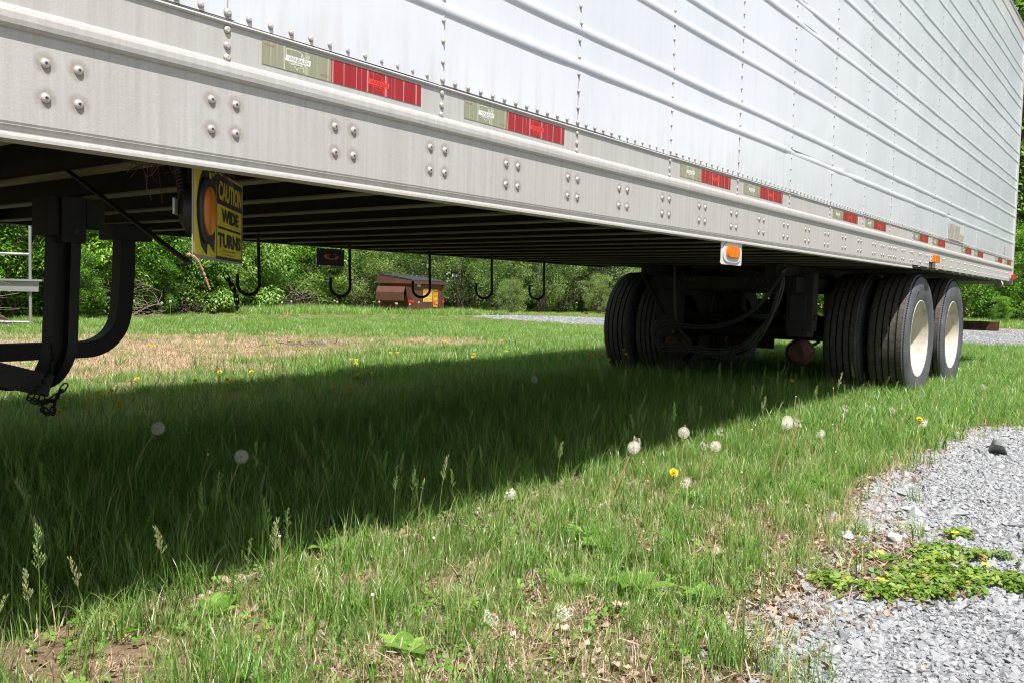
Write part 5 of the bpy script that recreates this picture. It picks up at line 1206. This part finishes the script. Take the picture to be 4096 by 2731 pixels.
# ================================================================== TREES AND SHRUBS
def leaves_np(centers, normals, dirs, Ls, Ws, tint):
    s = np.cross(normals, dirs); s /= np.linalg.norm(s, axis=1)[:, None]+1e-9
    L2 = Ls[:, None]; W2 = Ws[:, None]; up = normals
    V = np.stack([centers-dirs*L2*.5, centers-dirs*L2*.05+s*W2*.5+up*W2*.16, centers+dirs*L2*.5-up*L2*.06, centers-dirs*L2*.05-s*W2*.5+up*W2*.16], 1)
    n = len(centers); b = (np.arange(n)*4)[:, None]
    return V.reshape(-1, 3), np.concatenate([b+np.array([0, 1, 2]), b+np.array([0, 2, 3])]), np.repeat(tint, 4)
def crown_mesh(seed, w_, h_, nclump, nleaf, leaf, m, droop=.3, base=.03, blossom=0, crad=(.22, .42), tall=1.0, sunlit=None, hole=.0):
    r = np.random.default_rng(seed); Cs, Rs = [], []
    for i in range(nclump):
        a = r.uniform(0, 6.28); z = base+(1-base)*r.random()**.85; prof = math.sin(math.pi*min(1, max(.0, .10+.80*z)))**.55; rad = prof*(w_*.5)*(r.random()**.38)*r.uniform(.75, 1.12)
        Cs.append((rad*math.cos(a), rad*math.sin(a), z*h_)); Rs.append(r.uniform(*crad))
    Cs = np.array(Cs); Rs = np.array(Rs); pick = r.choice(nclump, nleaf, p=Rs**2/np.sum(Rs**2))
    d = r.normal(size=(nleaf, 3)); d /= np.linalg.norm(d, axis=1)[:, None]; q = r.random(nleaf)**.35
    pos = Cs[pick]+d*(Rs[pick]*q)[:, None]*np.array([1, 1, .75]); pos[:, 2] = np.maximum(pos[:, 2], .03)
    nrm = d*.7+np.array([0, 0, 1.0])+r.normal(0, .45, (nleaf, 3)); nrm /= np.linalg.norm(nrm, axis=1)[:, None]
    dr = d*np.array([1, 1, .2])+r.normal(0, .5, (nleaf, 3)); dr[:, 2] -= droop; dr -= nrm*np.sum(dr*nrm, 1)[:, None]; dr /= np.linalg.norm(dr, axis=1)[:, None]+1e-9
    ct = r.uniform(.15, .75, nclump); tint = np.clip(ct[pick]+r.normal(0, .16, nleaf), 0, 1)
    Ls = leaf*r.uniform(.6, 1.25, nleaf); V, Tq, tn = leaves_np(pos, nrm, dr, Ls, Ls*r.uniform(.42, .62, nleaf), tint)
    mats = [m]; mi = np.zeros(len(Tq), int); Fq = [Tq]
    if blossom:
        k = r.choice(nleaf, blossom); bp_ = pos[k]+d[k]*.05+np.array([0, 0, .03]); bp_ = np.repeat(bp_, 5, 0)+r.normal(0, .022, (blossom*5, 3)); nb = len(bp_)
        nn = r.normal(size=(nb, 3))+np.array([0, 0, 1.2]); nn /= np.linalg.norm(nn, axis=1)[:, None]; dd = np.cross(nn, r.normal(size=(nb, 3))); dd /= np.linalg.norm(dd, axis=1)[:, None]
        V2, T2, t2 = leaves_np(bp_, nn, dd, np.full(nb, .026), np.full(nb, .022), np.full(nb, .5)); T2 = T2+len(V); V = np.concatenate([V, V2]); Fq = [np.concatenate([Tq, T2])]; tn = np.concatenate([tn, t2]); mi = np.concatenate([mi, np.ones(len(T2), int)]); mats = [m, m_blossom]
    return np_mesh('crown', V, Fq, mats, mi=mi, tint=tn), Cs
def stems_mesh(seed, Cs, n, m, r0=.022, base_r=.18, twigs=0, tr=.005):
    r = random.Random(seed); mb = MB()
    for i in range(n):
        c = Vector(Cs[r.randrange(len(Cs))]); b = Vector((r.gauss(0, base_r), r.gauss(0, base_r), 0)); mid = (b+c)*.5+Vector((r.gauss(0, .12), r.gauss(0, .12), .15)); P = smooth([b, mid, c], 4)
        mb.tube(P, [r0*(1-.75*j/len(P)) for j in range(len(P))], m, 5)
        for k_ in range(3):
            q = P[r.randrange(3, len(P))]; e = q+Vector((r.gauss(0, .3), r.gauss(0, .3), r.uniform(-.1, .35))); mb.tube([q, (q+e)/2+Vector((0, 0, .04)), e], [.007, .005, .002], m, 4)
    return mb.mesh('stems')
def twig_cloud(seed, w_, d_, h_, n, l=(.3, .9), rr_=.006, m=None):
    r = random.Random(seed); mb = MB()
    for i in range(n):
        c = Vector((r.uniform(-w_, w_), r.uniform(-d_, d_), abs(r.gauss(0, h_*.5)))); ln = r.uniform(*l); a = r.uniform(0, 6.28); e = r.gauss(.1, .4); d = Vector((math.cos(a)*math.cos(e), math.sin(a)*math.cos(e), math.sin(e)))*ln
        P = [c-d*.5, c+Vector((r.gauss(0, .05), r.gauss(0, .05), r.uniform(0, .12))), c+d*.5+Vector((0, 0, -.05))]; P = [Vector((p.x, p.y, max(.01, p.z))) for p in P]; mb.tube(P, [rr_, rr_*.8, rr_*.3], m or m_twig, 4)
    return mb.mesh('twigs')
KIND = {}
def mk(kind, *a, stems=14, r0=.022, sm=None, **kw):
    me, Cs = crown_mesh(*a, **kw); KIND[kind] = (me, stems_mesh(a[0], Cs, stems, sm or m_bark, r0))
mk('broad1', 101, 2.9, 3.3, 120, 15000, .085, m_leafA, crad=(.20, .40), droop=.25)
mk('broad2', 102, 2.7, 3.0, 110, 14000, .080, m_leafA, crad=(.18, .38), droop=.3)
mk('droop1', 103, 3.0, 3.4, 95, 18000, .10, m_leafC, crad=(.28, .5), droop=.9)
mk('fine1', 104, 3.2, 3.6, 140, 20000, .060, m_leafB, crad=(.22, .42), droop=.15)
mk('fine2', 105, 3.0, 3.2, 130, 19000, .060, m_leafB, crad=(.22, .42), droop=.1, blossom=260)
mk('blos', 106, 3.4, 4.0, 140, 20000, .062, m_leafB, crad=(.25, .45), droop=.1, blossom=1700)
mk('dark1', 107, 3.4, 3.8, 130, 17000, .085, m_leafA, crad=(.25, .45), droop=.3)
me_dead = [twig_cloud(200+i, .9, .7, 1.5, 130, (.3, 1.1)) for i in range(2)]
def shrub(kind, x, y, s, label, group, name='shrub', cat='shrub', rz=None):
    o = empty(name, (x, y, 0), label=label, cat=cat, group=group); o.rotation_euler = (0, 0, rz if rz is not None else random.random()*6.28); sc_ = s if isinstance(s, tuple) else (s, s, s)
    o.scale = sc_; me, ms = KIND[kind]; place('foliage', me, o); place('stems', ms, o); return o
hedge = [('broad1', -4.5, 11.2, 1.0), ('broad2', -2.4, 12.2, 1.05), ('broad1', -.2, 12.6, 1.0), ('broad2', 1.7, 13.6, 1.0), ('broad1', 3.3, 14.6, 1.05), ('broad2', 4.9, 15.4, .95), ('broad1', 6.4, 16.2, 1.0), ('broad2', 7.8, 17.0, 1.0), ('broad1', 9.2, 18.0, 1.0), ('broad2', 10.5, 18.9, .95), ('broad1', 11.9, 19.7, .95),
         ('droop1', 13.3, 20.2, .95), ('droop1', 15.0, 20.9, 1.0), ('broad2', 16.9, 22.6, .95), ('dark1', 18.7, 23.0, 1.0), ('fine1', 20.8, 22.4, 1.0), ('fine2', 22.6, 21.2, .95), ('fine1', 24.2, 20.2, 1.0), ('fine2', 25.6, 19.2, .9), ('fine1', 27.0, 18.4, .95), ('blos', 28.5, 18.4, .95), ('blos', 30.2, 17.0, 1.0), ('fine2', 30.0, 15.2, .7), ('fine1', 31.8, 15.0, .95), ('blos', 33.6, 13.0, 1.0), ('dark1', 34.8, 10.6, 1.05), ('dark1', 36.2, 8.2, 1.1), ('dark1', 37.6, 5.6, 1.1), ('broad1', 39.0, 3.0, 1.1), ('dark1', 40.0, .4, 1.2), ('dark1', 40.5, -2.4, 1.2), ('broad1', 41, -5.2, 1.2), ('dark1', 41, -8.4, 1.2)]
names = {'broad1': 'bright green broad leaved shrub in the hedge left of the dumpster', 'broad2': 'bright green broad leaved shrub in the hedge left of the dumpster', 'droop1': 'pale shrub with drooping leaf sprays left of the dumpster', 'fine1': 'fine leaved light green shrub right of the dumpster', 'fine2': 'fine leaved light green shrub right of the dumpster', 'blos': 'light green shrub dotted with white blossom by the far tyres', 'dark1': 'dark green shrub at the wood edge beyond the trailer rear'}
for (k_, x, y, s_) in hedge:
    lb = names[k_]
    if k_ == 'dark1' and x < 20: lb = 'dark green shrub directly behind the dumpster'
    if k_ == 'broad1' and x > 30: lb = names['dark1']
    if k_ == 'broad2' and x > 16: lb = 'dark green shrub directly behind the dumpster'
    shrub(k_, x, y, (s_, s_, s_*random.uniform(.92, 1.12)), lb, 'shrubs of the hedge round the field')
for i, (k_, x, y, s_) in enumerate(hedge):
    d = math.hypot(x-CAM[0], y-CAM[1]); f_ = 1+2.3/d
    shrub('dark1' if i % 3 else 'broad1', CAM[0]+(x-CAM[0])*f_+.6, CAM[1]+(y-CAM[1])*f_, s_*1.0, 'shaded shrub of the second row behind the hedge', 'second row of shrubs')
# low bushes in front of the hedge
for (k_, x, y, s_, lb) in (('broad2', 3.4, 11.6, .40, 'low leafy bush sprawling before the pipe stand'), ('broad1', 4.9, 13.9, .32, 'low bush behind the pipe stand'), ('broad2', 2.0, 10.6, .42, 'low sprawling bush at the far left edge'), ('droop1', 12.6, 18.7, .42, 'low pale bush spilling onto the lawn'), ('fine2', 24.4, 17.9, .38, 'low round bush in front of the hedge right of the dumpster'), ('fine1', 27.4, 15.9, .42, 'low round bush in front of the blossoming hedge'), ('broad1', 33.2, 3.2, .30, 'small bright green leafy bush beyond the gravel behind the trailer'), ('broad2', 32.4, 4.8, .22, 'lowest bright green plant beyond the gravel behind the trailer'), ('broad1', 7.6, 15.9, .40, 'low bush at the foot of the left hedge'), ('broad2', 10.4, 17.7, .45, 'low bush at the hedge foot below the warning sign'), ('droop1', 12.2, 19.0, .8, 'tall pale bush bulging from the hedge right of the warning sign')):
    shrub(k_, x, y, s_, lb, None, 'bush', 'bush')
# dead brush
for i, (x, y, s_, lb) in enumerate(((16.9, 20.9, (1.0, .9, .8), 'tangle of bare pinkish brown branches left of the dumpster'), (33.8, 6.2, (1.9, 1.3, .75), 'brush pile of bare branches behind the trailer rear'), (8.6, 15.9, (.7, .5, .6), 'grey dead branches in front of the left hedge'), (11.6, 18.4, (.6, .5, .5), 'small heap of dead twigs at the foot of the hedge'), (4.2, 12.4, (1.1, .8, .45), 'scattered dead twigs before the pipe stand'))):
    place('brush_pile', me_dead[i % 2], None, (x, y, 0), (0, 0, i*1.1), s_, label=lb, cat='brush pile')
# trees behind the hedge
def tree(x, y, h_, w_, seed, m, label, leafsz=.14, nl=15000, group=None):
    o = empty('tree', (x, y, 0), label=label, cat='tree', group=group); me, Cs = crown_mesh(seed, w_, h_*.8, 120, nl, leafsz, m, base=.05, crad=(.5, 1.0), droop=.3); place('crown', me, o, (0, 0, h_*.2))
    r = random.Random(seed); mb = MB(); P = smooth([(0, 0, 0), (r.gauss(0, .1), r.gauss(0, .1), h_*.35), (r.gauss(0, .3), r.gauss(0, .3), h_*.85)], 5); mb.tube(P, [.20*(1-.85*i/len(P)) for i in range(len(P))], m_bark, 10)
    for i in range(16):
        c = Vector(Cs[r.randrange(len(Cs))])+Vector((0, 0, h_*.2)); b = P[r.randrange(3, len(P)-1)]; mb.tube([b, (b+c)*.5+Vector((0, 0, .3)), c], [.06, .035, .01], m_bark, 6)
    mb.build('trunk', o); return o
proto = [tree(5.5, 19.5, 8.5, 5.2, 301, m_leafA, 'tall leafy tree rising behind the left hedge'), tree(24.5, 24.5, 9, 5.6, 302, m_leafB, 'tall pale leafed tree behind the hedge right of the dumpster')]
def tcopy(p, x, y, s_, lb):
    o = p.copy(); C.objects.link(o); o.location = (x, y, 0); o.rotation_euler = (0, 0, random.random()*6.28); o.scale = (s_, s_, s_*random.uniform(.95, 1.15)); o['label'] = lb
    for ch in list(p.children): c = ch.copy(); C.objects.link(c); c.parent = o
    return o
lbs = ['tree of the wood showing beyond the trailer rear corner', 'tree in the wood behind the hedge']
for i, (k_, x, y, s_) in enumerate(((0, -2, 17.5, 1.0), (0, 1.5, 18.2, .9), (0, 9.5, 22.6, 1.0), (0, 13.2, 24.5, 1.05), (0, 17.5, 27, 1.1), (1, 21, 27, 1.1), (1, 28.5, 23.5, 1.1), (1, 32.5, 20, 1.15), (1, 36.5, 16.5, 1.2), (0, 39, 12.5, 1.5), (0, 41.5, 8.5, 1.7), (0, 43, 4.2, 1.8), (0, 45, -.3, 1.8), (0, 45, -5, 1.8), (0, 47, 7, 2.0), (0, 48, 2, 2.0), (0, 45, -10, 1.8))):
    tcopy(proto[k_], x, y, s_, lbs[0] if x > 38 else lbs[1])
for p in proto: p['group'] = 'trees of the wood behind the hedge'
for o in bpy.data.objects:
    if o.name.startswith('tree') and o.get('category') == 'tree': o['group'] = 'trees of the wood behind the hedge'
# far wood that closes the view
me, Cs = crown_mesh(400, 9, 7, 160, 9000, .30, m_leafA, base=.0, crad=(.8, 1.6)); WP = []
path = [(-16, 18), (-6, 22), (4, 25), (14, 30), (24, 32), (34, 28), (44, 20), (52, 10), (54, -2), (52, -16), (50, -30)]
for (a, b) in zip(path, path[1:]):
    L0 = math.hypot(b[0]-a[0], b[1]-a[1]); k_ = int(L0/3.6)
    for i in range(k_): t = i/k_; WP.append((a[0]+(b[0]-a[0])*t+rng.normal(0, .6), a[1]+(b[1]-a[1])*t+rng.normal(0, .6), 0))
n = len(WP); instancer('distant_wood', [me], np.array(WP), np.stack([np.zeros(n), np.zeros(n), rng.uniform(0, 6.28, n)], 1), rng.uniform(.9, 1.5, n), np.zeros(n, int), kind='stuff')
